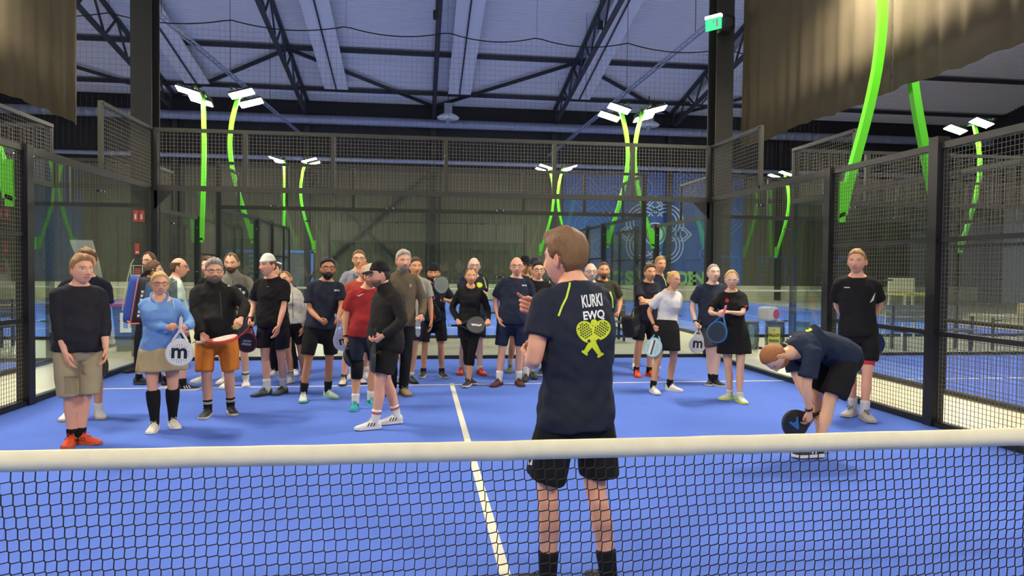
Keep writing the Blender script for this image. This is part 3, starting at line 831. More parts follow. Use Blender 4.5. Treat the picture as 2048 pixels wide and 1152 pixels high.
PEOPLE = {}
def person(key, label, feet, top, yaw=0, hy=None, hp=0, hroll=0, sex='m', girth=1.0, belly=0.0, skin='fair', hair=('brown', dict(line='short')), beard=None, stubble=0.0,
           shirt=None, bottom=None, sock=None, shoe=None, hands=None, glasses=None, cap=None, H=None, toe=True, spine=None, hip=None, foot_yaw=(14, -14), bare=None, collar=None, knee=None, watch=None, group='padel players listening on the court', bust=0.0, vis_top=True, fat=0.0, pony=None, bun=None, belt_h=None, lift=(0, 0), elbow=None, voxel=0.012, shoulder=1.0, nkz=1.528):
    """feet: (left-foot pixel, right-foot pixel) in the person's own sense; top: pixel of the crown"""
    yr = rad(yaw); fw = np.array([math.sin(yr), -math.cos(yr), 0]); lf = np.array([math.cos(yr), math.sin(yr), 0])
    FP = []
    for i, (u, v) in enumerate(feet):
        p = floor_pt(u, v, lift[i]); fy = yr+rad(foot_yaw[i]); d = np.array([math.sin(fy), -math.cos(fy), 0])
        vis = -(d @ nrm([p[0]-CAM[0], p[1]-CAM[1], 0]))
        FP.append(p-d*(0.17 if toe else 0.0)*max(0, vis)-(d*0.04 if not toe else 0))
    mid = (FP[0]+FP[1])/2; mid[2] = 0; dep = depth_of(mid+np.array([0, 0, 1.0]))
    T = at_depth(top[0], top[1], dep)
    if H is None: H = T[2]-0.015
    s = H/1.78
    root = empty('person', mid, yr, label=label, cat='person', group=group)
    Rm = np.array([[math.cos(yr), math.sin(yr), 0], [-math.sin(yr), math.cos(yr), 0], [0, 0, 1]])
    loc = lambda Pw: Rm @ (np.asarray(Pw, float)-mid)
    # ---- spine
    fl = [loc(p) for p in FP]
    spread = np.linalg.norm((fl[0]-fl[1])[:2])/2
    hz = min(0.925*s, math.sqrt(max(0.1, (0.838*s)**2-max(0, spread-0.09*s)**2))+0.082*s)
    Tl = loc(T)
    if spine is None:
        hipc = np.array([Tl[0]*0.45, Tl[1]*0.35*0, hz]) if hip is None else np.array([hip[0], hip[1], hz])
        nk = np.array([Tl[0]*0.92, -0.02*s, nkz*s-(0.925*s-hz)*0.6])
        hz_ = hipc[2]; SP = []
        for t in np.linspace(0, 1, 9):
            p = hipc*(1-t)+nk*t; p[1] += 0.030*s*math.sin(t*PI)-0.012*s*math.sin(2*t*PI); SP.append(p)
    else:
        hipc = np.array(spine[0]); a0, a1, L = spine[1], spine[2], spine[3]*s; SP = [hipc.copy()]
        for t in np.linspace(0, 1, 9)[:-1]:
            a = rad(a0+(a1-a0)*(t+0.06)); SP.append(SP[-1]+np.array([0, -math.sin(a), math.cos(a)])*L/8)
        nk = SP[-1]
    SP = np.array(SP)
    def sp(t):      # point and tangent on the spine, t may leave 0..1
        tt = np.clip(t, 0, 1)*8; i = min(7, int(tt)); k = tt-i; p = SP[i]*(1-k)+SP[i+1]*k; tg = nrm(SP[i+1]-SP[i])
        if 0 < i < 7: tg = nrm(SP[i+1]-SP[i]+(SP[i+1]-SP[i-1])*0.5)
        if t < 0: p = SP[0]+nrm(SP[1]-SP[0])*t*0.6*s
        if t > 1: p = SP[8]+nrm(SP[8]-SP[7])*(t-1)*0.6*s
        return p, tg
    side = np.array([1.0, 0, 0])
    fem = sex == 'f'; G = girth
    # torso stations : t along spine (0 hip .. 1 neck base), half width, half depth, forward shift
    ST = [(-0.20, 0.125, 0.100, 0), (-0.10, 0.165, 0.118, 0), (0.0, 0.172 if not fem else 0.178, 0.124, 0), (0.13, 0.162 if not fem else 0.160, 0.114, 0), (0.28, 0.150 if not fem else 0.130, 0.104, 0),
          (0.42, 0.152 if not fem else 0.128, 0.106, 0), (0.56, 0.164 if not fem else 0.140, 0.114, 0), (0.70, 0.176 if not fem else 0.152, 0.118, 0), (0.82, 0.172 if not fem else 0.150, 0.108, 0), (0.90, 0.140 if not fem else 0.122, 0.088, 0), (0.96, 0.092, 0.070, 0), (1.0, 0.066, 0.062, 0)]
    def torso(b, off=0.0, t0=-0.20, t1=1.0, loose=0.0, flare=0.0, n=22, capk=2):
        ts = sorted(set([t for t, *_ in ST if t0 < t < t1]+[t0, t1])); pts = []; rr = []
        for t in ts:
            w = np.interp(t, [q[0] for q in ST], [q[1] for q in ST])*s; d = np.interp(t, [q[0] for q in ST], [q[2] for q in ST])*s
            k = G if t < 0.85 else 1+(G-1)*0.4
            w *= k; d *= (1+(k-1)*0.8); p, tg = sp(t); fwd = np.cross(side, tg) if True else None
            fwd = nrm(np.array([0, -tg[2], tg[1]]))
            bl = belly*s*math.exp(-((t-0.26)/0.20)**2); bs = bust*s*math.exp(-((t-0.62)/0.09)**2)
            d += bl*0.55+bs*0.5; p = p+fwd*(bl*0.45+bs*0.5)
            lo = loose*s*(1-ss(t, 0.55, 0.85)); w += off+lo+flare*s*max(0, 0.1-t); d += off+lo*1.1+flare*s*max(0, 0.1-t)
            pts.append(p); rr.append((w, d))
        b.tube(pts, rr, n, ref=(0, -1, 0.001), cap=capk)
    # ---- joints
    pS, tS = sp(0.855); up9, _ = sp(0.90)
    shw = (0.172 if not fem else 0.148)*s*shoulder*(1+(G-1)*0.60)
    sh = {'l': pS+side*shw-tS*0.022*s, 'r': pS-side*shw-tS*0.022*s}
    hipj = {'l': hipc+side*0.092*s*G**0.5, 'r': hipc-side*0.092*s*G**0.5}
    ank = {'l': fl[0]+np.array([0, 0, 0.085*s]), 'r': fl[1]+np.array([0, 0, 0.085*s])}
    kn = {}
    for k in 'lr':
        sg = 1 if k == 'l' else -1
        hint = np.array([sg*0.12, -1, 0.1]) if not knee else np.array(knee[k])
        kn[k], ank[k] = ik(hipj[k], ank[k], 0.425*s, 0.418*s, hint)
    arms = {}
    hands = hands or {}
    for k in 'lr':
        sg = 1 if k == 'l' else -1; h = hands.get(k, None)
        if h is None:
            w = sh[k]+np.array([sg*0.055*s*G+sg*0.02, -0.05*s, -0.535*s]); pose = 'relax'; th = None
        else:
            if isinstance(h[0], str): w = np.array(h[1])*s; pose = h[2] if len(h) > 2 else 'relax'; th = h[3] if len(h) > 3 else None
            else: w = loc(at_depth(h[0], h[1], dep-h[2])); pose = h[3] if len(h) > 3 else 'relax'; th = h[4] if len(h) > 4 else None
        hint = np.array([sg*0.55, 0.75, -0.35]) if not (elbow and k in elbow) else np.array(elbow[k])
        e, w = ik(sh[k], w, 0.292*s, 0.262*s, hint)
        arms[k] = (e, w, pose, th)
    # ---- body
    skc = np.array(SKINS[skin]) if isinstance(skin, str) else np.array(skin)
    b = MB(); torso(b, 0.0, -0.10, capk=0)
    hd_up = rad(hp); hyr = rad(hy if hy is not None else yaw)-yr
    hf = np.array([math.sin(hyr)*math.cos(hd_up), -math.cos(hyr)*math.cos(hd_up), -math.sin(hd_up)])
    hl = np.array([math.cos(hyr), math.sin(hyr), 0]); hu = np.cross(hl, hf)*-1
    hu = nrm(np.cross(hf, hl)); 
    if hu[2] < 0 and spine is None: hu = -hu
    if hroll:
        q = rad(hroll); hl, hu = hl*math.cos(q)+hu*math.sin(q), -hl*math.sin(q)+hu*math.cos(q)
    hs = s**0.5*(1.13 if not fem else 1.06)
    nkp, nkt = sp(1.0)
    HC = nkp+nkt*0.015*s+hu*0.118*hs*1.0+hf*0.032*hs
    if spine is None and vis_top:
        cz = (H-0.117*hs*1.0-0.005); HC[2] = min(max(cz, nkp[2]+0.090*s), nkp[2]+0.165*s)
    elif spine is None: pass
    nb = HC-hu*0.065*hs-hf*0.022*hs
    nr = (0.058 if not fem else 0.047)*s*(1+(G-1)*0.5)
    b.tube([nkp-nkt*0.05*s, nkp+nkt*0.005*s, (nkp+nb)/2, nb, nb+(HC-nb)*0.5], [(nr*1.35, nr*1.2), (nr*1.10, nr*1.06), nr, nr*0.98, nr*0.9], 14, ref=(0, -1, 0), cap=1)
    for k in 'lr':
        sg = 1 if k == 'l' else -1; e, w, pose, th = arms[k]; ga = G**0.6*(1 if not fem else 0.86)
        inn = pS+side*sg*0.08*s
        limb(b, [inn, sh[k], e, w], [(0, 0.050*s*ga), (0.9, 0.056*s*ga), (1.25, 0.052*s*ga), (1.6, 0.047*s*ga), (1.95, 0.040*s*ga), (2.2, 0.042*s*ga), (2.5, 0.037*s*ga), (2.85, (0.028*s*ga)), (3, 0.026*s*ga)], n=12)
        a = ank[k]; gl = G**0.55
        kf = nrm(np.array([0, -1.0, 0]))
        calf = kn[k]*0.64+a*0.36+np.array([0, 0.018*s, 0])
        toe_d = np.array([math.sin(rad(foot_yaw[0 if k == 'l' else 1])), -math.cos(rad(foot_yaw[0 if k == 'l' else 1])), 0])
        limb(b, [hipj[k]+np.array([0, 0, 0.03*s]), hipj[k]*0.5+kn[k]*0.5+np.array([0, -0.012*s, 0]), kn[k], calf, a, a-np.array([0, 0, 0.045*s])],
             [(0, 0.092*s*gl), (0.5, 0.088*s*gl), (1, 0.076*s*gl), (1.6, 0.060*s*gl), (2, (0.053*s*gl, 0.056*s*gl)), (2.4, 0.050*s*gl), (3, (0.054*s*gl, 0.056*s*gl)), (3.5, 0.044*s*gl), (4, (0.033*s, 0.038*s)), (5, (0.034*s, 0.042*s))], n=13)
        b.tube([a+toe_d*-0.03*s-np.array([0, 0, 0.05*s]), a+toe_d*0.05*s-np.array([0, 0, 0.045*s]), a+toe_d*0.14*s-np.array([0, 0, 0.06*s])], [(0.030*s, 0.028*s), (0.034*s, 0.024*s), (0.030*s, 0.014*s)], 10, ref=(0, 0, 1), cap=2)
    body = b.obj('body', SKIN, root)
    x, f, z = head_shape(fem, fat=fat)
    x, f, z = x*hs, f*hs, z*hs
    hairc = HAIRS[hair[0]] if hair else HAIRS['brown']
    C = paint_head(x/hs, f/hs, z/hs, skc, hairc, fem, stubble=stubble, beard=(HAIRS[beard[0]] if beard else None))
    def hw(x, f, z): return np.stack([x, f, z], -1).reshape(-1, 3) @ np.array([hl, hf, hu])+HC
    HV = hw(x, f, z); HCOL = C.reshape(-1, 3)
    ears = MB()
    for sg in (-1, 1):
        q = MB().sphere((0, 0, 0), (0.008, 0.017, 0.031), 10); V = np.concatenate(q.v)
        V[:, 0] += 0.010*(V[:, 1] < 0)*0.6; R2 = np.array([[math.cos(0.35*sg), 0, 0], [0, 1, 0], [0, 0, 1]])
        V = V*hs+np.array([sg*0.0775, -0.012, -0.006])*hs
        V[:, 0] += sg*np.clip(-(V[:, 1]/hs+0.012), 0, 1)*0.35
        ears.add(hw(V[:, 0], V[:, 1], V[:, 2]), q.f)
    hv = []
    for k in 'lr':
        sg = 1 if k == 'l' else -1; e, w, pose, th = arms[k]
        d = nrm(w-e)
        if pose == 'relax' or th is None: thh = np.array([-sg*0.15, -1.0, 0.12])
        else: thh = np.array(th, float)
        X = thh-d*(thh@d)
        if np.linalg.norm(X) < 0.08: X = np.array([-sg*1.0, 0, 0.2])-d*(np.array([-sg*1.0, 0, 0.2])@d)
        X = nrm(X); Y = np.cross(d, X) if k == 'l' else np.cross(X, d)
        V, F = hand(pose); V = V*s*(1.0 if not fem else 0.92)
        W_ = V @ np.array([X, Y, d])+w
        if k == 'r': F = [q[::-1] for q in F]
        hv.append((W_, F)); arms[k] = (e, w, pose, (X, Y, d))
    def finish(o, HV=HV, HCOL=HCOL, ears=ears, hv=hv, skc=skc):
        me = o.data; n = len(me.vertices); V = np.zeros(n*3); me.vertices.foreach_get('co', V); V = V.reshape(-1, 3).tolist()
        F = [tuple(p.vertices) for p in me.polygons]; cols = [skc]*n
        for VV, FF, cc in [(HV, HF, HCOL)]+[(np.concatenate(ears.v), ears.f, None)]+[(a, c, None) for a, c in hv]:
            k = len(V); V += np.asarray(VV).tolist(); F += [tuple(i+k for i in q) for q in FF]
            cols += list(cc) if cc is not None else [skc*np.array([1.0, 0.93, 0.91])]*len(VV)
        m2 = bpy.data.meshes.new('body'); m2.from_pydata(V, [], F); m2.materials.append(SKIN)
        at = m2.attributes.new('Col', 'FLOAT_COLOR', 'POINT'); cc = np.ones((len(V), 4)); cc[:, :3] = np.array(cols); at.data.foreach_set('color', cc.ravel())
        m2.polygons.foreach_set('use_smooth', [True]*len(m2.polygons)); m2.update(); o.data = m2; bpy.data.meshes.remove(me)
    remesh_later(body, voxel, 6, 0.5, finish)
    # ---- hair, beard, cap, glasses
    def shell(name, xyz, m_):
        return MB().add(hw(*[q*hs for q in xyz]), HF).obj(name, m_, root, smooth=True)
    xb, fb, zb = x/hs, f/hs, z/hs
    if hair:
        hk = dict(hair[1]); hk['seed'] = (hash(key) % 97) if False else sum(map(ord, key)) % 97
        if not (cap and not hk.get('undercap', True)):
            ho = shell('hair', hair_shell(xb, fb, zb, hk), hair_mat(hair[0]))
        if pony:
            pb = MB(); P = [HC+hw_off for hw_off in [hu*0.05*hs-hf*0.085*hs, hu*0.02*hs-hf*0.13*hs, -hu*0.05*hs-hf*0.12*hs+hl*pony*0.03, -hu*0.14*hs-hf*0.09*hs+hl*pony*0.05, -hu*0.20*hs-hf*0.075*hs+hl*pony*0.055]]
            pb.tube(P, [0.024, 0.030, 0.030, 0.022, 0.010], 10, cap=2); pb.obj('ponytail', hair_mat(hair[0]), root, smooth=True)
        if bun:
            MB().sphere(HC+hu*0.085*hs-hf*0.085*hs, (0.034, 0.034, 0.030), 12).obj('hair_bun', hair_mat(hair[0]), root, smooth=True)
    if beard: shell('beard', beard_shell(xb, fb, zb, beard[1], len(beard) > 2), hair_mat(beard[0]))
    if cap:
        col, bw = cap[0], cap[1]; co = shell('cap', cap_shell(xb, fb, zb, 0.046 if not bw else 0.054, bw), cloth(col))
        sgn = -1 if bw else 1; V = []; F = []; n = 11
        for i, (r0, dz) in enumerate(((0.090, 0.050), (0.118, 0.047), (0.150, 0.040), (0.170, 0.032))):
            for j in range(n):
                a = (j/(n-1)-0.5)*1.9; q = 0.066 if i < 1 else 0.066
                rr_ = 0.088+(r0-0.088)*math.cos(a*0.80)
                V.append((math.sin(a)*0.080*(1+0.05*i), sgn*(rr_*math.cos(a)**0.45 if abs(a) < PI/2 else 0), dz-0.012*a*a))
        for i in range(3):
            for j in range(n-1): F.append((i*n+j, i*n+j+1, (i+1)*n+j+1, (i+1)*n+j))
        V = np.array(V); N = len(V); V2 = V.copy(); V2[:, 2] -= 0.006; F2 = [tuple(q+N for q in fq[::-1]) for fq in F]
        ring = [j for j in range(n)]+[i*n+n-1 for i in range(1, 4)]+[3*n+j for j in range(n-2, -1, -1)]+[i*n for i in range(2, 0, -1)]
        F3 = [(ring[i], ring[(i+1) % len(ring)], ring[(i+1) % len(ring)]+N, ring[i]+N) for i in range(len(ring))]
        VV = np.concatenate([V, V2])*hs
        MB().add(hw(VV[:, 0], VV[:, 1], VV[:, 2]), F+F2+F3).obj('brim', cloth(cap[2] if len(cap) > 2 else col), co, smooth=False)
    if glasses:
        gb = MB(); r_ = 0.0024 if glasses != 'sport' else 0.0045
        for sg in (-1, 1):
            ring = []
            for j in range(16):
                a = 2*PI*j/16; ca, sa = math.cos(a), math.sin(a)
                ring.append(np.array([sg*0.033+0.0245*np.sign(ca)*abs(ca)**0.7, 0.094-0.10*(0.033+sg*0*ca)*0.12-0.35*max(0, abs(sg*0.033+0.0245*ca)-0.03)*0.5, 0.008+0.0165*np.sign(sa)*abs(sa)**0.7]))
            ring = np.array(ring)*hs; gb.tube(hw(ring[:, 0], ring[:, 1], ring[:, 2]), [r_*hs]*16, 5, cap=0, closed=True)
            tp = np.array([(sg*0.057, 0.088, 0.014), (sg*0.070, 0.070, 0.014), (sg*0.079, 0.02, 0.012), (sg*0.082, -0.012, 0.010), (sg*0.080, -0.03, -0.008)])*hs
            gb.tube(hw(tp[:, 0], tp[:, 1], tp[:, 2]), [r_*hs]*5, 5, cap=1)
        br = np.array([(-0.010, 0.098, 0.014), (0, 0.101, 0.016), (0.010, 0.098, 0.014)])*hs; gb.tube(hw(br[:, 0], br[:, 1], br[:, 2]), [r_*hs]*3, 5, cap=1)
        gm = {'dark': mat('glasses_dark', srgb(24, 22, 22), rough=0.3), 'metal': mat('glasses_metal', srgb(74, 64, 58), rough=0.3, metal=0.3), 'sport': mat('glasses_white', srgb(226, 226, 226), rough=0.3)}[glasses]
        gb.obj('glasses', gm, root, smooth=True)
    # ---- shirt
    if shirt:
        col = shirt['c']; kind = shirt.get('s', 'short'); b = MB(); L = shirt.get('loose', 0.017); t0 = shirt.get('hem', -0.05)
        torso(b, 0.013*s, t0, shirt.get('neck', 0.965), L, capk=0)
        for k in 'lr':
            e, w, pose, fr_ = arms[k]; sg = 1 if k == 'l' else -1; ga = G**0.6*(1 if not fem else 0.88); inn = pS+side*sg*0.08*s
            o_ = 0.013*s
            if kind == 'short':
                q = shirt.get('sl', 0.72); end = sh[k]+(e-sh[k])*q
                limb(b, [inn, sh[k], end], [(0, 0.048*s*ga+o_), (0.9, 0.056*s*ga+o_), (1.4, 0.060*s*ga+o_), (2, 0.060*s*ga+o_+0.005*s)], n=14, capk=0)
            elif kind in ('long', '34'):
                q = 0.97 if kind == 'long' else 0.55; end = e+(w-e)*q
                limb(b, [inn, sh[k], e, end], [(0, 0.048*s*ga+o_), (0.9, 0.055*s*ga+o_), (1.4, 0.052*s*ga+o_), (1.95, 0.046*s*ga+o_), (2.3, 0.044*s*ga+o_), (3, 0.030*s*ga+o_)], n=14, capk=0)
                b.tube([end-nrm(e-w)*0.0, end+nrm(e-end)*0.035*s], [0.031*s*ga+o_]*2, 12, cap=0) if kind == 'long' else None
        if shirt.get('hood'):
            hb = MB(); P = []
            for a in np.linspace(-2.55, 2.55, 17):
                dn = max(0, abs(a)-1.2); P.append(nkp+np.array([math.sin(a)*0.088*s*(1-0.16*dn), math.cos(a)*0.078*s-0.014*s, -0.004*s-dn*0.060*s+0.014*s*math.cos(a)]))
            hb.tube(P, [(0.012*s, 0.016*s)]+[(0.015*s, 0.024*s)]*15+[(0.010*s, 0.014*s)], 10, ref=(0, 0, 1), cap=2); hb.obj('hood', cloth(col), root, smooth=True)
        if collar:
            p0 = nkp-nkt*0.015*s; b.tube([p0, nkp+nkt*0.02*s, nkp+nkt*(0.02+collar)*s+hf*0.0], [(nr*1.45, nr*1.4), (nr*1.28, nr*1.25), (nr*1.22, nr*1.22)], 16, ref=(0, -1, 0), cap=0)
        so = b.obj(shirt.get('name', 't_shirt'), cloth(col), root)
        def wrinkle(o, seed=sum(map(ord, key)), amp=shirt.get('wr', 0.010)):
            me = o.data; n = len(me.vertices); V = np.zeros(n*3); me.vertices.foreach_get('co', V); V = V.reshape(-1, 3)
            N = np.zeros(n*3); me.vertices.foreach_get('normal', N); N = N.reshape(-1, 3)
            d = np.array([noise.noise(Vector((p[0]*7+seed, p[1]*7, p[2]*9+p[0]*5)))+0.5*noise.noise(Vector((p[0]*16+seed, p[1]*16, p[2]*20-p[0]*9))) for p in V])
            me.vertices.foreach_set('co', (V+N*(d*amp)[:, None]).ravel()); me.update()
        remesh_later(so, voxel*0.95, 5, 0.5, wrinkle)
    else: so = None
    # ---- bottom
    bo = None
    if bottom:
        kind = bottom['k']; b = MB(); ln = bottom.get('len', 0.75); gl = G**0.55; t1 = bottom.get('top', min(0.22, shirt.get('hem', -0.05)+0.10))
        if kind == 'skirt':
            p0, _ = sp(t1); P = []; R_ = []; zh = hz-ln*0.42*s
            kc = (kn['l']+kn['r'])/2
            for t in np.linspace(0, 1, 7):
                zz = p0[2]*(1-t)+zh*t; c = hipc*(1-t*0.75)+kc*t*0.75; w = (np.interp(t, [0, 0.3, 1], [0.156, 0.188, 0.215])*s*G+0.012); P.append((c[0], c[1]*0.7, zz)); R_.append((w, w*(0.76-0.03*t)))
            b.tube(P, R_, 26, ref=(0, -1, 0), cap=0)
        else:
            torso(b, 0.010*s, -0.21, t1, 0.004, capk=0)
            pd = -nrm(SP[1]-SP[0])*0.35+np.array([0, 0, -0.65]) if spine is not None else np.array([0, 0, -1.0])
            b.tube([hipc+pd*0.06*s, hipc+pd*0.10*s, hipc+pd*(0.165 if kind == 'shorts' else 0.12)*s], [(0.135*s*gl, 0.115*s*gl), (0.125*s*gl, 0.110*s*gl), (0.075*s*gl, 0.085*s*gl)], 16, ref=(0, -1, 0), cap=1)
            for k in 'lr':
                if kind == 'shorts': end = hipj[k]+(kn[k]-hipj[k])*ln; pts = [hipj[k]+np.array([0, 0, 0.03*s]), (hipj[k]+end)/2+np.array([0, -0.006*s, 0]), end]; lo = bottom.get('loose', 0.016)*s; ox = side*(1 if k == 'l' else -1)*(0.012*s+lo*0.35); pts = [pts[0], pts[1]+ox*0.8, pts[2]+ox]; rr = [(0, 0.098*s*gl+0.006*s), (0.5, 0.096*s*gl+0.006*s), (1, (0.087*s*gl+0.004*s+lo*0.25, 0.088*s*gl+0.012*s+lo*0.7)), (2, (0.068*s*gl+0.004*s+lo*0.50, 0.076*s*gl+0.014*s+lo))]
                elif kind == 'capri': a = kn[k]*0.5+ank[k]*0.5; pts = [hipj[k]+np.array([0, 0, 0.03*s]), (hipj[k]+kn[k])/2+np.array([0, -0.010*s, 0]), kn[k], kn[k]*0.62+ank[k]*0.38+np.array([0, 0.014*s, 0]), a]; rr = [(0, 0.096*s*gl), (0.5, 0.094*s*gl), (1, 0.080*s*gl), (2, 0.061*s*gl), (3, 0.062*s*gl), (4, 0.054*s*gl)]
                else: pts = [hipj[k]+np.array([0, 0, 0.03*s]), (hipj[k]+kn[k])/2+np.array([0, -0.008*s, 0]), kn[k], (kn[k]+ank[k])/2, ank[k]-np.array([0, 0, 0.02*s])]; rr = [(0, 0.104*s*gl), (1, 0.088*s*gl), (2, 0.074*s*gl), (3, 0.066*s*gl), (4, 0.056*s*gl)]
                limb(b, pts, rr, n=16, capk=0)
        nm = {'shorts': 'shorts', 'skirt': 'skirt', 'capri': 'leggings', 'pants': 'trousers'}[kind]
        bo = b.obj(nm, cloth(bottom['c']), root)
        def wr2(o, seed=sum(map(ord, key))+5, amp=bottom.get('wr', 0.007)):
            me = o.data; n = len(me.vertices); V = np.zeros(n*3); me.vertices.foreach_get('co', V); V = V.reshape(-1, 3)
            N = np.zeros(n*3); me.vertices.foreach_get('normal', N); N = N.reshape(-1, 3)
            d = np.array([noise.noise(Vector((p[0]*13+seed, p[1]*13, p[2]*5)))+0.4*noise.noise(Vector((p[0]*20+seed, p[1]*20, p[2]*16))) for p in V])
            me.vertices.foreach_set('co', (V+N*(d*amp)[:, None]).ravel()); me.update()
        remesh_later(bo, voxel*0.95, 3, 0.5, wr2)
    # ---- socks and shoes
    for i, k in enumerate('lr'):
        a = ank[k]
        if sock:
            col, ht = sock[0], sock[1]; tp = a+(kn[k]-a)*ht; gl = G**0.5
            cz = lambda t: np.interp(t, [0, 0.15, 0.35, 0.60, 0.8, 1.0], [0.037, 0.040, 0.047, 0.059, 0.060, 0.058])*s*(1+(gl-1)*min(1, t*2))
            ts = np.linspace(0, ht, 6); P = [a-np.array([0, 0, 0.045*s])]+[a*(1-t)+kn[k]*t+np.array([0, 0.018*s*(t/0.64 if t < 0.64 else (1-t)/0.36), 0]) for t in ts]
            b = MB(); b.tube(P, [(0.038*s, 0.046*s)]+[cz(t)+0.0075 for t in ts], 14, ref=(0, -1, 0), cap=1)
            sk = b.obj('sock', cloth(col), root, smooth=True)
            for j, sc in enumerate(sock[2] if len(sock) > 2 else []):
                t = ht-0.035-0.035*j; p = a*(1-t)+kn[k]*t+np.array([0, 0.018*s*t/0.64, 0]); dd = nrm(kn[k]-a)*0.0045*s
                MB().tube([p-dd, p+dd], [cz(t)+0.0095]*2, 16, ref=(0, -1, 0), cap=0).obj('sock_stripe', cloth(sc), sk, smooth=True)
        if shoe:
            cu, cs = shoe[0], shoe[1]; acc = shoe[2] if len(shoe) > 2 else None; lc = shoe[3] if len(shoe) > 3 else cu
            up_, so_, la_, ac_ = shoe_meshes(s*1.04, cu, cs, acc)
            q = rad(foot_yaw[i]); M4 = Matrix.Translation(Vector((a[0], a[1], a[2]-0.085*s))) @ Matrix.Rotation(q, 4, 'Z')
            for m_ in (up_, so_, la_, ac_): m_.xform(M4) if m_.v else None
            sm = up_.obj('shoe', mat('shoe_%d_%d_%d' % cu, srgb(*cu), rough=0.6, bump=0.2, bscale=60), root, smooth=True)
            so_.obj('sole', mat('sole_%d_%d_%d' % cs, srgb(*cs), rough=0.6), sm)
            la_.obj('laces', mat('lace_%d_%d_%d' % lc, srgb(*lc), rough=0.8), sm, smooth=True)
            if ac_.v: ac_.obj('shoe_stripe', mat('shoe_%d_%d_%d' % acc, srgb(*acc), rough=0.6), sm)
    if watch:
        for k, col in watch:
            e, w, pose, fr_ = arms[k]; d = nrm(w-e); p = w-d*0.02*s; r_ = 0.0315*s*G**0.6*(1 if not fem else 0.86)
            MB().tube([p-d*0.009, p+d*0.009], [r_, r_], 16, cap=0).obj('wristband', mat('band_%d_%d_%d' % col, srgb(*col), rough=0.5), root, smooth=True)
    info = dict(root=root, s=s, dep=dep, shirt=so, bottom=bo, mid=mid, Rm=Rm, yr=yr, HC=HC, arms=arms, kn=kn, ank=ank, hipj=hipj, fwd=fw, left=lf, H=H, sp=sp)
    def world(p): return Rm.T @ np.asarray(p, float)+mid
    info['world'] = world
    info['hand'] = {k: (world(arms[k][1]), [Rm.T @ q for q in arms[k][3]]) for k in 'lr'}
    PEOPLE[key] = info
    return info
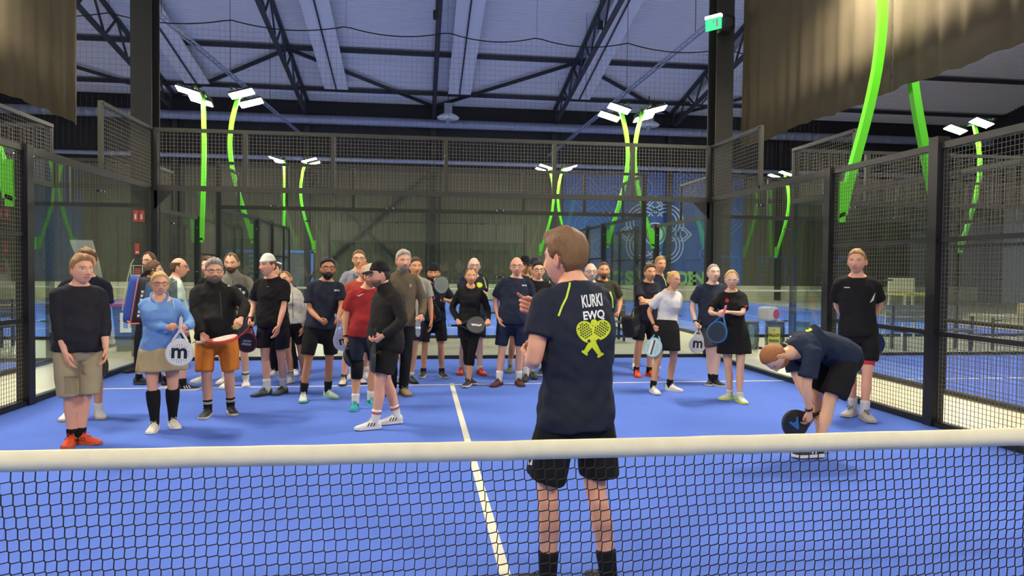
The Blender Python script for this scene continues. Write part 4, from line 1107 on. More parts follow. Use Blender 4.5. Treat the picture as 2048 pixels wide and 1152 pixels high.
# ================================================================== PROPS: builders
M_GRIPB = mat('grip_black', srgb(26, 26, 28), rough=0.8, bump=0.3, bscale=90)
M_HOLE = mat('racket_hole', srgb(20, 20, 20), rough=0.8)
def pm(rgb, rough=0.35): return mat('paint_%d_%d_%d_%d' % (*rgb, int(rough*100)), srgb(*rgb), rough=rough)
def racket(grip, axis, normal, label, frame, face, logo=None, grip_c=(26, 26, 28), holes=True, hole_c=None, face2=None, size=1.0, group='padel rackets held by the players', name='padel_racket'):
    """grip: world point of the hand on the handle; axis: handle -> head; normal: face direction"""
    z = nrm(axis); y = np.asarray(normal, float); y = y-z*(y@z)
    y = nrm(y if np.linalg.norm(y) > 1e-3 else np.cross(z, (1, 0.2, 0))); x = np.cross(y, z)
    root = empty(name, (0, 0, 0), label=label, cat='padel racket', group=group)
    Mx = Matrix.Identity(4)
    for i in range(3): Mx[i][0] = x[i]*size; Mx[i][1] = y[i]*size; Mx[i][2] = z[i]*size; Mx[i][3] = grip[i]
    root.matrix_world = Mx
    n = 40; T = np.linspace(0, 2*PI, n, endpoint=False)
    def outline(k):   # scale-inset k metres
        return np.stack([(0.126-k)*np.sin(T)*(1+0.10*np.cos(T)), 0.228+(0.136-k)*np.cos(T)], -1)
    rings = [(0.010, -0.0185), (0.003, -0.0165), (0.0, -0.010), (0.0, 0.010), (0.003, 0.0165), (0.010, 0.0185)]
    V = []; F = []
    for k, yy in rings: V += [(a, yy, c) for a, c in outline(k)]
    for i in range(len(rings)-1):
        for j in range(n): F.append((i*n+j, (i+1)*n+j, (i+1)*n+(j+1) % n, i*n+(j+1) % n))
    F += [tuple(range(n)), tuple((len(rings)-1)*n+j for j in range(n-1, -1, -1))]
    fr = MB().add(V, F)
    for s in (-1, 1):
        fr.tube([(s*0.012, 0, 0.010), (s*0.022, 0, 0.045), (s*0.046, 0, 0.085), (s*0.066, 0, 0.118)], [(0.010, 0.014), (0.011, 0.016), (0.012, 0.0175), (0.012, 0.0175)], 8, ref=(0, 1, 0), cap=1)
    fr.obj('frame', pm(frame), root, smooth=False)
    for s in (-1, 1):
        fc = MB(); V = [(a, s*0.0192, c) for a, c in outline(0.014)]+[(a, s*0.0170, c) for a, c in outline(0.013)]
        F = [tuple(range(n)) if s < 0 else tuple(range(n-1, -1, -1))]+[((j, n+j, n+(j+1) % n, (j+1) % n) if s < 0 else (j, (j+1) % n, n+(j+1) % n, n+j)) for j in range(n)]
        fc.add(V, F)
        if holes:
            for i in range(-4, 5):
                for k in range(-4, 5):
                    hx, hz = i*0.021, 0.238+k*0.021
                    if (hx/0.088)**2+((hz-0.238)/0.092)**2 > 1: continue
                    if logo and logo.get('clear') and abs(hx) < logo['clear'][0] and abs(hz-0.238) < logo['clear'][1]: continue
                    V = [(hx+0.0048*math.cos(a), s*0.0196, hz+0.0048*math.sin(a)) for a in np.linspace(0, 2*PI, 8, endpoint=False)]
                    fc.add(V, [tuple(range(8)) if s > 0 else tuple(range(7, -1, -1))], 1)
        fo = fc.obj('face', [pm(face if s > 0 or face2 is None else face2, 0.4), pm(hole_c, 0.5) if hole_c else M_HOLE], root)
        for lg in (logo['marks'] if logo else []):
            if lg[0] == 'text':
                _, st, sz, col, cx_, cz_, ang, sxx = lg; P, FF = text_polys(st, sz, 0.03, sxx); sc = 1
            else:
                _, poly, col, cx_, cz_, ang = lg; P = np.array(poly, float); FF = [tuple(range(len(P)))]
            ca, sa = math.cos(rad(ang)), math.sin(rad(ang)); P = P @ np.array([[ca, sa], [-sa, ca]])
            V = [((-p[0] if s > 0 else p[0])+cx_*(-1 if s > 0 else 1), s*0.0201, p[1]+cz_) for p in P]
            V2 = [(a, s*0.0194, c) for a, _, c in V]
            MB().add(V, FF).obj('face_logo', pm(col, 0.4), fo)
    hd = MB(); hd.tube([(0, 0, -0.105), (0, 0, -0.10), (0, 0, 0.0), (0, 0, 0.030)], [(0.017, 0.018), (0.0155, 0.0165), (0.0150, 0.016), (0.0165, 0.017)], 10, cap=1)
    hd.obj('grip', mat('grip_%d_%d_%d' % grip_c, srgb(*grip_c), rough=0.8, bump=0.3, bscale=90), root)
    st = MB(); st.tube([(0.016*math.sin(t)+0.002, 0.012*math.sin(t*0.5), -0.128-0.028*-math.cos(t)*-1) for t in np.linspace(0, 2*PI, 18)], [0.0024]*18, 5, cap=1); st.obj('wrist_strap', M_GRIPB, root)
    return root
def held(key, hand_, axis, normal, **kw):
    """racket in a person's hand: the handle lies in the palm"""
    W_, (X, Y, D) = PEOPLE[key]['hand'][hand_]; s = PEOPLE[key]['s']
    gp = W_+D*0.088*s+Y*0.028*s
    return racket(gp, axis, normal, **kw)
def to_px(key, hand_, u, v, df=0.0):
    """axis from the held handle towards a pixel at the person's depth minus df"""
    W_, (X, Y, D) = PEOPLE[key]['hand'][hand_]; s = PEOPLE[key]['s']; gp = W_+D*0.088*s+Y*0.028*s
    return at_depth(u, v, PEOPLE[key]['dep']-df)-gp
CAMDIR = -CF

def ball(c, label, r=0.033):
    root = empty('padel_ball', tuple(c), label=label, cat='ball')
    MB().sphere((0, 0, 0), r, 18).obj('felt', mat('ball_felt', srgb(206, 226, 52), rough=0.9, bump=0.4, bscale=300), root, smooth=True)
    T = np.linspace(0, 2*PI, 40, endpoint=False)
    P = np.stack([np.cos(T)*0.85+0.15*np.cos(3*T), np.sin(T)*0.85-0.15*np.sin(3*T), 0.72*np.sin(2*T)], -1); P = P/np.linalg.norm(P, axis=1)[:, None]*r*1.005
    MB().tube(P, [0.0012]*40, 5, cap=0, closed=True).obj('seam', mat('ball_seam', srgb(236, 236, 220), rough=0.8), root, smooth=True)
    return root

def project(key, part, polys, centre, xdir, ydir, col, name, lift=0.003, from_dir=None):
    """lays flat 2-D triangles on a garment: centre, xdir, ydir in world space, cast along -from_dir"""
    pi = PEOPLE[key]; ob = pi[part]; xd, yd = nrm(xdir), nrm(ydir); nd = nrm(np.cross(xd, yd)) if from_dir is None else nrm(from_dir)
    me = ob.data; Rm = pi['Rm']; mid = pi['mid']
    if 'bvh_'+part not in pi: pi['bvh_'+part] = BVHTree.FromPolygons([v.co.copy() for v in me.vertices], [tuple(p.vertices) for p in me.polygons])
    bv = pi['bvh_'+part]; V, F = polys; out = []; c = np.asarray(centre, float); nl = Rm @ nd; ok = []
    for p in V:
        q0 = c+xd*p[0]+yd*p[1]; nl = Rm @ (nrm(CAM-q0) if from_dir is None else nd); ql = Rm @ (q0-mid)+nl*0.5; hit = bv.ray_cast(Vector(ql), Vector(-nl), 1.2)
        if hit[0] is None: out.append(ql-nl*0.5); ok.append(False)
        else: out.append(np.array(hit[0])+nl*lift); ok.append(True)
    F = [f for f in F if all(ok[i] for i in f)]
    if not F: return None
    return MB().add(out, F).obj(name, pm(col, 0.7), ob)
def subdivide(V, F, L):
    bm = bmesh.new(); vs = [bm.verts.new((p[0], p[1], 0)) for p in V]
    for f in F:
        try: bm.faces.new([vs[i] for i in f])
        except ValueError: pass
    bmesh.ops.triangulate(bm, faces=bm.faces)
    for _ in range(6):
        es = [e for e in bm.edges if e.calc_length() > L]
        if not es: break
        bmesh.ops.subdivide_edges(bm, edges=es, cuts=1); bmesh.ops.triangulate(bm, faces=bm.faces)
    bm.verts.index_update(); V2 = np.array([(v.co.x, v.co.y) for v in bm.verts]); F2 = [tuple(v.index for v in f.verts) for f in bm.faces]; bm.free(); return V2, F2
def shirt_text(key, st, size, u, v, col, bold=0.02, sx=1.0, roll=0, name='shirt_print', part='shirt', L=0.02, xdir=None):
    pi = PEOPLE[key]; c = at_depth(u, v, pi['dep']-0.0)
    V, F = text_polys(st, size, bold, sx); V, F = subdivide(V, F, L)
    ca, sa = math.cos(rad(roll)), math.sin(rad(roll)); xd = CR*ca+CU*sa; yd = CU*ca-CR*sa
    return project(key, part, (V, F), c, xd, yd, col, name)
def shirt_poly(key, poly, u, v, col, roll=0, name='shirt_print', part='shirt', L=0.02):
    pi = PEOPLE[key]; c = at_depth(u, v, pi['dep']); V, F = subdivide(np.array(poly, float), [tuple(range(len(poly)))], L)
    ca, sa = math.cos(rad(roll)), math.sin(rad(roll)); xd = CR*ca+CU*sa; yd = CU*ca-CR*sa
    return project(key, part, (V, F), c, xd, yd, col, name)
def shirt_stripe(key, pix, w, col, name='raglan_piping', part='shirt'):
    """thin piping laid on the shirt along a list of pixels"""
    pi = PEOPLE[key]; P = []
    for (u0, v0), (u1, v1) in zip(pix[:-1], pix[1:]):
        for t in np.linspace(0, 1, 7, endpoint=False): P.append((u0+(u1-u0)*t, v0+(v1-v0)*t))
    P.append(pix[-1]); P = np.array(P, float); k = pi['dep']/FOC; T = np.gradient(P, axis=0); T /= np.linalg.norm(T, axis=1)[:, None]
    N = np.stack([-T[:, 1], T[:, 0]], -1)*w/k/2; L_, R_ = P-N, P+N; n = len(P); c0 = P[n//2]
    c = at_depth(c0[0], c0[1], pi['dep']); f2 = lambda q: np.array([(q[0]-c0[0])*k, -(q[1]-c0[1])*k])
    V = [f2(q) for q in L_]+[f2(q) for q in R_]; F = [(i, i+1, n+i+1, n+i) for i in range(n-1)]
    return project(key, part, (V, F), c, CR, CU, col, name, lift=0.004)
def disc(r, n=24, sy=1.0): return [(r*math.cos(a), r*sy*math.sin(a)) for a in np.linspace(0, 2*PI, n, endpoint=False)]
# ================================================================== PEOPLE: the cast
NAVY = (36, 40, 53); BLACK = (24, 23, 22); WHITE = (232, 228, 220)
SH = lambda line='short', **k: dict(line=line, **k)
def hl(x, y, z, pose='relax', th=None): return ('loc', (x, y, z), pose, th)

person('speaker', 'tall person seen from behind, crossed yellow rackets on navy shirt, speaking to the group', [(1084, 1184), (1210, 1180)], (1136, 464), yaw=-157, hy=-136, hp=3, toe=False, foot_yaw=(12, -12),
       girth=0.97, shoulder=1.10, nkz=1.572, skin='pink', hair=('lbrown', SH(top=0.034, side=0.011, quiff=0.018, back=0.004)), shirt=dict(c=NAVY, loose=0.028, hem=-0.13, sl=0.56, wr=0.012), bottom=dict(k='shorts', c=BLACK, len=0.80, loose=0.034, top=0.05), sock=(BLACK, 0.30), shoe=((30, 30, 32), (40, 40, 42)),
       hands=dict(l=hl(0.17, -0.20, 1.17, 'grip'), r=(1076, 622, -0.32, 'point', (0.1, -0.3, 1.0))), elbow=dict(l=(0.55, 0.9, -0.35), r=(-0.7, 0.3, -0.5)), group='players facing the group', voxel=0.010)
person('khaki', 'person in black long-sleeved jumper, khaki cargo shorts and orange shoes, front left', [(182, 888), (134, 897)], (160, 507), yaw=38, hy=48, foot_yaw=(34, -28), girth=1.10, belly=0.05, skin='pink', fat=0.5,
       hair=('sand', SH(top=0.022, side=0.012, quiff=0.012)), shirt=dict(c=(38, 36, 40), s='34', loose=0.02, hem=-0.06, name='jumper'), bottom=dict(k='shorts', c=(168, 152, 116), len=1.08, loose=0.024), sock=((22, 22, 24), 0.14), shoe=((224, 78, 34), (196, 92, 50), (120, 60, 40)),
       hands=dict(r=(131, 712, 0.18), l=hl(0.20, -0.20, 0.88)))
person('behind_khaki', 'person in dark navy tee half hidden behind the khaki shorts, holding a black racket', [(203, 838), (128, 842)], (173, 496), yaw=18, hy=30, hp=6, girth=1.0, skin='tan', hair=('lbrown', SH(top=0.030, side=0.010, quiff=0.014)), shirt=dict(c=(26, 30, 42)), bottom=dict(k='shorts', c=(150, 134, 106)), sock=(WHITE, 0.12), shoe=(WHITE, (214, 190, 160)),
       hands=dict(l=(207, 705, 0.05, 'grip')), watch=[('l', (22, 22, 22))])
person('hoodie', 'person in light blue hoodie, beige skirt and black knee socks, holding a white racket', [(354, 858), (300, 868)], (318, 540), yaw=18, hy=26, hp=4, sex='f', girth=1.22, bust=0.10, belly=0.06, skin='pink', fat=0.5, hair=('blond', SH('long', top=0.012, side=0.010)), glasses='metal', bun=True,
       shirt=dict(c=(112, 152, 206), s='long', loose=0.012, hem=-0.02, name='hoodie', hood=1, neck=0.90), bottom=dict(k='skirt', c=(186, 164, 120), len=0.62, top=0.14), sock=((22, 22, 24), 0.84), shoe=((228, 218, 200), (240, 236, 224)),
       hands=dict(r=(336, 655, 0.24, 'fist', (0, -0.2, 1)), l=(371, 655, 0.20, 'grip', (0, 0, 1))))
person('jacket_far_left', 'person with glasses and dark jacket with white collar, at the far left back', [(312, 745), (266, 745)], (310, 503), yaw=-28, hy=-22, skin='fair', hair=('brown', SH('recede', top=0.012)), glasses='metal', shirt=dict(c=(30, 30, 38), s='long', hem=-0.1, name='jacket'), collar=0.03, bottom=dict(k='pants', c=(28, 30, 44)), sock=(BLACK, 0.12), shoe=((34, 30, 30), (24, 24, 24)))
person('bag_carrier', 'person with brown hair turned away, carrying a blue and black racket bag', [(322, 764), (283, 769)], (323, 520), yaw=120, hy=110, skin='fair', hair=('brown', SH(top=0.015, side=0.008)), shirt=dict(c=(62, 80, 110)), bottom=dict(k='shorts', c=(40, 40, 52)), sock=(BLACK, 0.12), shoe=((48, 52, 46), (70, 74, 66)), toe=False)
person('bald_mint', 'bald person with glasses in mint tee and dark vest, turned away to the right', [(338, 774), (372, 781)], (353, 513), yaw=125, hy=105, girth=1.1, belly=0.04, skin='pink', hair=('brown', SH('sides', side=0.004)), glasses='metal', shirt=dict(c=(196, 214, 196)), bottom=dict(k='shorts', c=(24, 24, 26)), sock=(BLACK, 0.16), shoe=((28, 28, 30), (226, 222, 214), (226, 226, 220)), toe=False)
person('black_behind_orange', 'person with dark hair and black top, hidden behind the orange shorts', [(440, 768), (397, 764)], (421, 512), yaw=-25, hy=-15, skin='fair', hair=('brown', SH(top=0.020, side=0.008)), shirt=dict(c=(26, 24, 24), s='long', name='jacket'), bottom=dict(k='shorts', c=(26, 25, 25)), sock=(WHITE, 0.14), shoe=(WHITE, (236, 230, 220)))
person('orange', 'grey-haired bearded person in black jacket and orange shorts holding a ball', [(468, 831), (406, 838)], (427, 516), yaw=12, hy=22, hp=2, girth=1.24, belly=0.10, skin='pink', fat=0.8, hair=('grey', SH(top=0.026, side=0.006, quiff=0.010)), beard=('greybrown', 0.006), glasses='dark',
       shirt=dict(c=(32, 30, 28), s='long', loose=0.016, hem=-0.05, name='jacket'), collar=0.018, bottom=dict(k='shorts', c=(214, 124, 46), len=0.98, loose=0.030), sock=(BLACK, 0.22, [(220, 216, 208), (220, 216, 208)]), shoe=((40, 38, 38), (200, 190, 180)),
       hands=dict(r=(405, 668, 0.30, 'grip', (1, -0.2, 0.1)), l=(482, 638, 0.30, 'hold', (-0.6, -0.5, 0.2))), elbow=dict(r=(-1, 0.25, -0.2), l=(1, 0.25, -0.2)))
person('grey_jacket', 'person with brown beard and grey jacket, black racket across the chest', [(492, 774), (447, 777)], (466, 504), yaw=0, hy=2, hp=8, skin='fair', hair=('lbrown', SH('recede', top=0.012, side=0.010)), beard=('brown', 0.007), shirt=dict(c=(132, 128, 112), s='long', hem=-0.1, name='jacket'), collar=0.02, bottom=dict(k='shorts', c=(70, 70, 74)), sock=(WHITE, 0.24, [(30, 30, 30), (30, 30, 30)]), shoe=(WHITE, (236, 230, 222), (40, 40, 44)),
       hands=dict(r=(470, 620, 0.26, 'grip', (0.3, -0.2, 1)), l=(492, 612, 0.26, 'grip', (-0.3, -0.2, 1))))
person('white_cap', 'person in black tee with a white cap worn backwards, looking left', [(554, 790), (522, 792)], (543, 508), yaw=-14, hy=-42, skin='pink', hair=('brown', SH(top=0.008, side=0.006)), cap=((228, 222, 206), True), shirt=dict(c=(24, 23, 24), loose=0.03, hem=-0.10, sl=0.78), bottom=dict(k='shorts', c=(30, 29, 36), len=0.78, loose=0.030), sock=(WHITE, 0.26), shoe=((66, 84, 88), (54, 70, 74), (160, 150, 60)), foot_yaw=(-10, -34),
       hands=dict(r=(500, 640, 0.10, 'grip'), l=(557, 655, 0.16)), watch=[('r', (24, 24, 24))])
person('white_jacket', 'person with tied blond hair leaning in a white jacket and black shorts', [(604, 764), (570, 769)], (577, 540), yaw=-12, hy=-18, hroll=12, sex='f', girth=1.02, bust=0.05, skin='tan', hair=('lbrown', SH('recede', top=0.010, side=0.008)), bun=True, shirt=dict(c=(206, 200, 182), s='long', hem=0.02, name='jacket'), collar=0.03, bottom=dict(k='shorts', c=(24, 23, 22), len=0.72, top=0.2), sock=((190, 190, 186), 0.2, [(40, 40, 40)]), shoe=(WHITE, (230, 224, 214)))
person('trousers', 'person in black trousers and white trainers hidden behind the white cap', [(592, 752), (540, 753)], (549, 521), yaw=0, skin='fair', hair=('dark', SH(top=0.010)), shirt=dict(c=(28, 28, 30), s='long', name='jacket'), bottom=dict(k='pants', c=(22, 22, 24)), sock=(WHITE, 0.1), shoe=(WHITE, (230, 226, 216)))
person('dark_beard', 'person with full dark beard and glasses in navy tee, white racket hanging', [(668, 797), (606, 806)], (656, 513), yaw=14, hy=16, skin='brown', hair=('black', SH(top=0.020, side=0.008)), beard=('black', 0.010), glasses='dark', shirt=dict(c=NAVY, loose=0.026), bottom=dict(k='shorts', c=(24, 23, 22), len=0.84, loose=0.026), sock=((22, 22, 24), 0.28), shoe=((206, 212, 206), (120, 190, 150), (90, 150, 130)), foot_yaw=(24, -6),
       hands=dict(r=(640, 640, 0.22, 'fist'), l=(676, 636, 0.24, 'grip', (-0.5, -0.3, -0.6))))
person('sur_tee', 'tall person with glasses in grey tee lettered Su, back row', [(738, 757), (700, 759)], (717, 498), yaw=8, hy=6, skin='fair', hair=('lbrown', SH(top=0.012, side=0.008)), glasses='metal', stubble=0.35, shirt=dict(c=(150, 154, 162)), bottom=dict(k='shorts', c=(40, 44, 60)), sock=(WHITE, 0.14), shoe=((222, 214, 200), (230, 226, 216)))
person('orange_red', 'person in faded red tee mostly hidden behind the beige cap', [(727, 768), (684, 772)], (727, 521), yaw=12, hy=40, skin='pink', hair=('ginger', SH('buzz', top=0.004, side=0.004)), shirt=dict(c=(176, 74, 56)), bottom=dict(k='shorts', c=(40, 42, 56)), sock=((60, 60, 60), 0.1), shoe=((214, 204, 182), (40, 40, 40)))
person('red_tee', 'person in red tee and beige cap, black sleeve on one knee, teal shoes', [(752, 814), (706, 823)], (737, 528), yaw=20, hy=42, hp=8, girth=1.12, belly=0.05, skin='tan', hair=('dark', SH(top=0.006, side=0.006)), stubble=0.4, cap=((196, 186, 158), False, (60, 58, 56)), shirt=dict(c=(158, 44, 42), loose=0.022), bottom=dict(k='shorts', c=(30, 34, 48), len=0.80), sock=(WHITE, 0.22), shoe=((40, 150, 160), (70, 190, 200), (30, 90, 100)), foot_yaw=(8, -24),
       hands=dict(r=(691, 675, 0.06, 'grip')), watch=[('r', (22, 22, 22))])
person('profile', 'person in black cap and black sports top seen from the side, facing left', [(742, 859), (786, 848)], (776, 522), yaw=-62, hy=-78, hp=4, toe=False, girth=1.20, belly=0.03, skin='pink', fat=0.7, hair=('dark', SH('buzz', top=0.004, side=0.003)), beard=('lbrown', 0.005), cap=((28, 26, 25), False), shirt=dict(c=(36, 33, 30), s='long', loose=0.030, hem=-0.20, name='sports_top'), collar=0.025, bottom=dict(k='shorts', c=(34, 31, 28), len=0.78, loose=0.030), sock=(WHITE, 0.26, [(176, 40, 50), (176, 40, 50)]), shoe=(WHITE, (226, 224, 220), (36, 36, 38)), foot_yaw=(-10, -10), elbow=dict(l=(0.45, 0.9, -0.2)),
       hands=dict(l=(766, 672, 0.34, 'hold', (0.2, -1, -0.2)), r=hl(-0.20, 0.02, 0.86)), watch=[('l', (40, 44, 90))])
person('brown_zip', 'tall grey-haired person in brown quarter-zip holding a water bottle', [(815, 792), (780, 792)], (805, 499), yaw=8, hy=18, skin='pink', hair=('silver', SH(top=0.024, side=0.010, quiff=0.008)), beard=('grey', 0.004), shirt=dict(c=(104, 92, 72), s='long', loose=0.02, hem=-0.12, name='pullover'), collar=0.012, bottom=dict(k='pants', c=(30, 29, 30)), sock=((180, 160, 120), 0.1), shoe=((170, 146, 100), (120, 100, 70)), hands=dict(l=(843, 632, 0.10, 'grip')))
person('pale_tee', 'smiling person in pale grey tee behind the brown quarter-zip', [(829, 767), (800, 768)], (831, 513), yaw=6, hy=14, skin='tan', hair=('brown', SH(top=0.016, side=0.008)), shirt=dict(c=(172, 170, 152)), bottom=dict(k='shorts', c=(36, 38, 50)), sock=(WHITE, 0.12), shoe=((60, 58, 58), (30, 30, 30)))
person('two_rackets', 'bearded person with cap backwards in navy tee, holding two rackets', [(890, 756), (842, 756)], (867, 527), yaw=2, hy=-4, hp=4, skin='tan', hair=('dark', SH(top=0.006, side=0.006)), beard=('dark', 0.006), cap=((30, 30, 36), True), shirt=dict(c=(30, 34, 50), loose=0.03), bottom=dict(k='shorts', c=(28, 28, 30), len=0.84, loose=0.028), sock=((36, 36, 40), 0.1), shoe=((38, 38, 40), (200, 196, 190)),
       hands=dict(r=(856, 598, 0.22, 'grip', (0.6, -0.3, 0.5)), l=(893, 600, 0.22, 'grip', (-0.6, -0.3, 0.5))))
person('crossed_legs', 'person in black hooded top and black leggings with crossed legs, holding a racket', [(930, 776), (948, 770)], (941, 533), yaw=4, hy=2, sex='f', girth=1.02, bust=0.06, skin='tan', hair=('lbrown', SH('recede', top=0.009, side=0.008)), bun=True, shirt=dict(c=(26, 25, 25), s='long', hem=-0.05, loose=0.01, name='hooded_top', hood=1, neck=0.95), bottom=dict(k='capri', c=(20, 20, 21)), shoe=((52, 50, 50), (222, 214, 200)), foot_yaw=(-26, 24), knee=dict(l=(-0.3, -1, 0.1), r=(0.25, -1, 0.1)),
       hands=dict(r=(915, 640, 0.12, 'grip', (1, -0.1, 0)), l=(976, 640, 0.12, 'grip', (-1, -0.1, -0.2))))
person('bald_arms_folded', 'bald person with glasses and folded arms behind the black hooded top', [(967, 751), (920, 750)], (947, 513), yaw=4, hy=4, girth=1.05, skin='pale', hair=('silver', SH('sides', side=0.003)), glasses='metal', shirt=dict(c=(36, 42, 60)), bottom=dict(k='shorts', c=(36, 40, 54), len=0.85), sock=(WHITE, 0.08), shoe=((226, 76, 56), (200, 60, 44), (30, 30, 30)), hands=dict(l=hl(-0.10, -0.27, 1.17, 'fist'), r=hl(0.12, -0.24, 1.20, 'fist')), elbow=dict(l=(1, -0.1, -0.5), r=(-1, -0.1, -0.5)))
person('maroon_shoes', 'bald person with glasses in navy tee, navy shorts and maroon shoes', [(1043, 773), (988, 774)], (1034, 512), yaw=-4, hy=-6, girth=1.06, belly=0.03, skin='pink', hair=('grey', SH('sides', side=0.003)), glasses='dark', stubble=0.25, shirt=dict(c=(38, 43, 58), loose=0.03, hem=-0.10), bottom=dict(k='shorts', c=(28, 34, 58), len=0.86, loose=0.024), sock=(WHITE, 0.26), shoe=((84, 38, 36), (70, 32, 30)), foot_yaw=(12, -30), hands=dict(r=(997, 635, 0.06)))
person('black_cap', 'person in black cap and navy tee behind the maroon shoes', [(1060, 744), (1018, 745)], (1049, 512), yaw=0, hy=6, skin='tan', hair=('dark', SH(top=0.006, side=0.006)), cap=((24, 24, 26), False), shirt=dict(c=(34, 40, 58)), bottom=dict(k='shorts', c=(36, 38, 50)), sock=(WHITE, 0.24), shoe=((130, 134, 120), (190, 190, 90)))
person('glasses_black_tee', 'person with dark hair and glasses in black tee, white racket in hand', [(1070, 759), (1048, 764)], (1077, 521), yaw=-4, hy=-2, skin='fair', hair=('dark', SH(top=0.022, side=0.010)), glasses='dark', shirt=dict(c=(27, 26, 26)), bottom=dict(k='shorts', c=(26, 26, 28)), sock=(WHITE, 0.24), shoe=((64, 60, 54), (60, 70, 56)), hands=dict(r=(1058, 642, 0.10, 'grip')), watch=[('r', (60, 56, 50))])
person('navy_cap', 'person in navy cap and piped navy tee behind the dark-haired glasses wearer', [(1106, 752), (1080, 752)], (1068, 516), yaw=-6, hy=-10, skin='tan', hair=('dark', SH(top=0.006, side=0.006)), cap=((36, 40, 60), False), shirt=dict(c=(34, 42, 60)), bottom=dict(k='shorts', c=(28, 28, 34)), sock=(WHITE, 0.2), shoe=((60, 60, 64), (200, 200, 200)))
person('bald_behind_speaker', 'bald bearded person with glasses half hidden behind the speaker seen from behind', [(1196, 764), (1164, 764)], (1180, 524), yaw=-4, hy=-4, skin='pale', hair=('silver', SH('sides', side=0.003)), beard=('silver', 0.004), glasses='metal', shirt=dict(c=(60, 64, 74)), bottom=dict(k='shorts', c=(32, 32, 40)), sock=(WHITE, 0.2), shoe=(WHITE, (220, 216, 206)))
person('olive_tee', 'person with goatee in dark olive tee just right of the speaker shoulder', [(1216, 756), (1184, 756)], (1206, 522), yaw=-6, hy=-4, girth=1.04, skin='tan', hair=('brown', SH('buzz', top=0.008, side=0.005)), beard=('brown', 0.006, True), shirt=dict(c=(66, 64, 46)), bottom=dict(k='shorts', c=(28, 28, 30), len=0.8), sock=(WHITE, 0.2), shoe=((60, 60, 60), (200, 200, 196)), hands=dict(l=(1237, 625, 0.05, 'fist')))
person('arms_folded', 'person with folded arms, dark navy tee and bright orange shoes beside a black bag', [(1309, 755), (1277, 755)], (1298, 526), yaw=8, hy=2, girth=1.06, skin='tan', hair=('brown', SH(top=0.018, side=0.008, quiff=0.006)), stubble=0.3, shirt=dict(c=(34, 36, 46), hem=-0.08), bottom=dict(k='shorts', c=(25, 25, 28), len=0.80, loose=0.026), sock=((24, 24, 24), 0.13), shoe=((240, 84, 34), (226, 80, 40), (60, 30, 24)), hands=dict(l=hl(-0.11, -0.27, 1.17, 'fist'), r=hl(0.13, -0.25, 1.20, 'fist')), elbow=dict(l=(1, -0.1, -0.5), r=(-1, -0.1, -0.5)))
person('tall_right_back', 'tall sandy-haired person at the back behind the folded arms player', [(1312, 737), (1271, 740)], (1321, 511), yaw=2, hy=4, skin='tan', hair=('sand', SH(top=0.014, side=0.007)), shirt=dict(c=(34, 40, 58)), bottom=dict(k='shorts', c=(30, 30, 36)), sock=(WHITE, 0.12), shoe=(WHITE, (222, 218, 208)))
person('white_tee', 'person with tied blond hair in white tee and black skirt', [(1350, 782), (1315, 790)], (1347, 540), yaw=14, hy=26, sex='f', girth=1.04, bust=0.06, skin='tan', hair=('blond', SH('recede', top=0.010, side=0.008)), bun=True, shirt=dict(c=(222, 218, 214), hem=0.15, loose=0.006, wr=0.007), bottom=dict(k='skirt', c=(25, 24, 23), len=0.72, top=0.24, wr=0.004), sock=((24, 24, 26), 0.18), shoe=((232, 228, 216), (236, 232, 222)), foot_yaw=(26, -10),
       hands=dict(r=(1309, 652, 0.06, 'grip'), l=hl(0.21, 0.02, 0.92)), watch=[('r', (30, 30, 30))])
person('grey_hair_m', 'grey-haired person in navy tee and taupe shorts with a white racket', [(1441, 773), (1417, 772)], (1424, 526), yaw=-6, hy=-4, hp=-6, girth=1.06, belly=0.02, skin='pale', hair=('grey', SH('buzz', top=0.008, side=0.007)), shirt=dict(c=(40, 46, 62), hem=-0.09, loose=0.03), bottom=dict(k='shorts', c=(84, 76, 70), len=0.84, loose=0.026), sock=((22, 22, 24), 0.16), shoe=((28, 28, 30), (200, 196, 190)), foot_yaw=(24, -30), hands=dict(r=(1391, 645, 0.06, 'grip')), watch=[('r', (40, 34, 34))])
person('black_dress', 'person with blond ponytail and white sports glasses in black dress, pink racket handle', [(1489, 808), (1447, 800)], (1462, 538), yaw=-22, hy=-20, hp=5, sex='f', girth=1.03, bust=0.05, skin='fair', hair=('blond', SH('recede', top=0.012, side=0.012)), pony=1.0, glasses='sport', shirt=dict(c=(27, 25, 25), hem=0.0, loose=0.016), bottom=dict(k='skirt', c=(25, 24, 24), len=0.66, top=0.2), sock=((222, 216, 206), 0.08), shoe=((214, 210, 200), (206, 226, 70), (150, 210, 160)), foot_yaw=(20, -42),
       hands=dict(r=(1436, 628, 0.26, 'grip', (0.1, -0.2, 1)), l=(1456, 624, 0.28, 'hold', (-0.9, -0.2, 0.4))), elbow=dict(r=(-0.8, 0.5, -0.6), l=(0.9, 0.3, -0.6)))
person('bent', 'person bent over towards the shoes, navy shirt with yellow piping, right foreground', [(1622, 916), (1636, 903)], (1625, 660), yaw=-84, hy=-88, hp=84, toe=False, H=1.80, girth=1.06, skin='fair', hair=('ginger', SH('buzz', top=0.010, side=0.007)), beard=('ginger', 0.004), spine=((0, 0.22, 0.885), 50, 122, 0.555), shirt=dict(c=(38, 46, 64), hem=-0.06, loose=0.018, sl=0.80), bottom=dict(k='shorts', c=(30, 28, 26), len=0.86, loose=0.030), sock=(WHITE, 0.12), shoe=((30, 30, 34), (226, 222, 214), (220, 220, 220)), foot_yaw=(-6, -6),
       hands=dict(l=(1618, 822, 0.16, 'hold', (0, -0.3, -1)), r=(1632, 838, 0.0, 'hold', (0, -0.3, -1))), elbow=dict(l=(0.35, -0.8, 0.2), r=(-0.3, -0.8, 0.2)), watch=[('l', (24, 24, 26))], group='players facing the group', voxel=0.011)
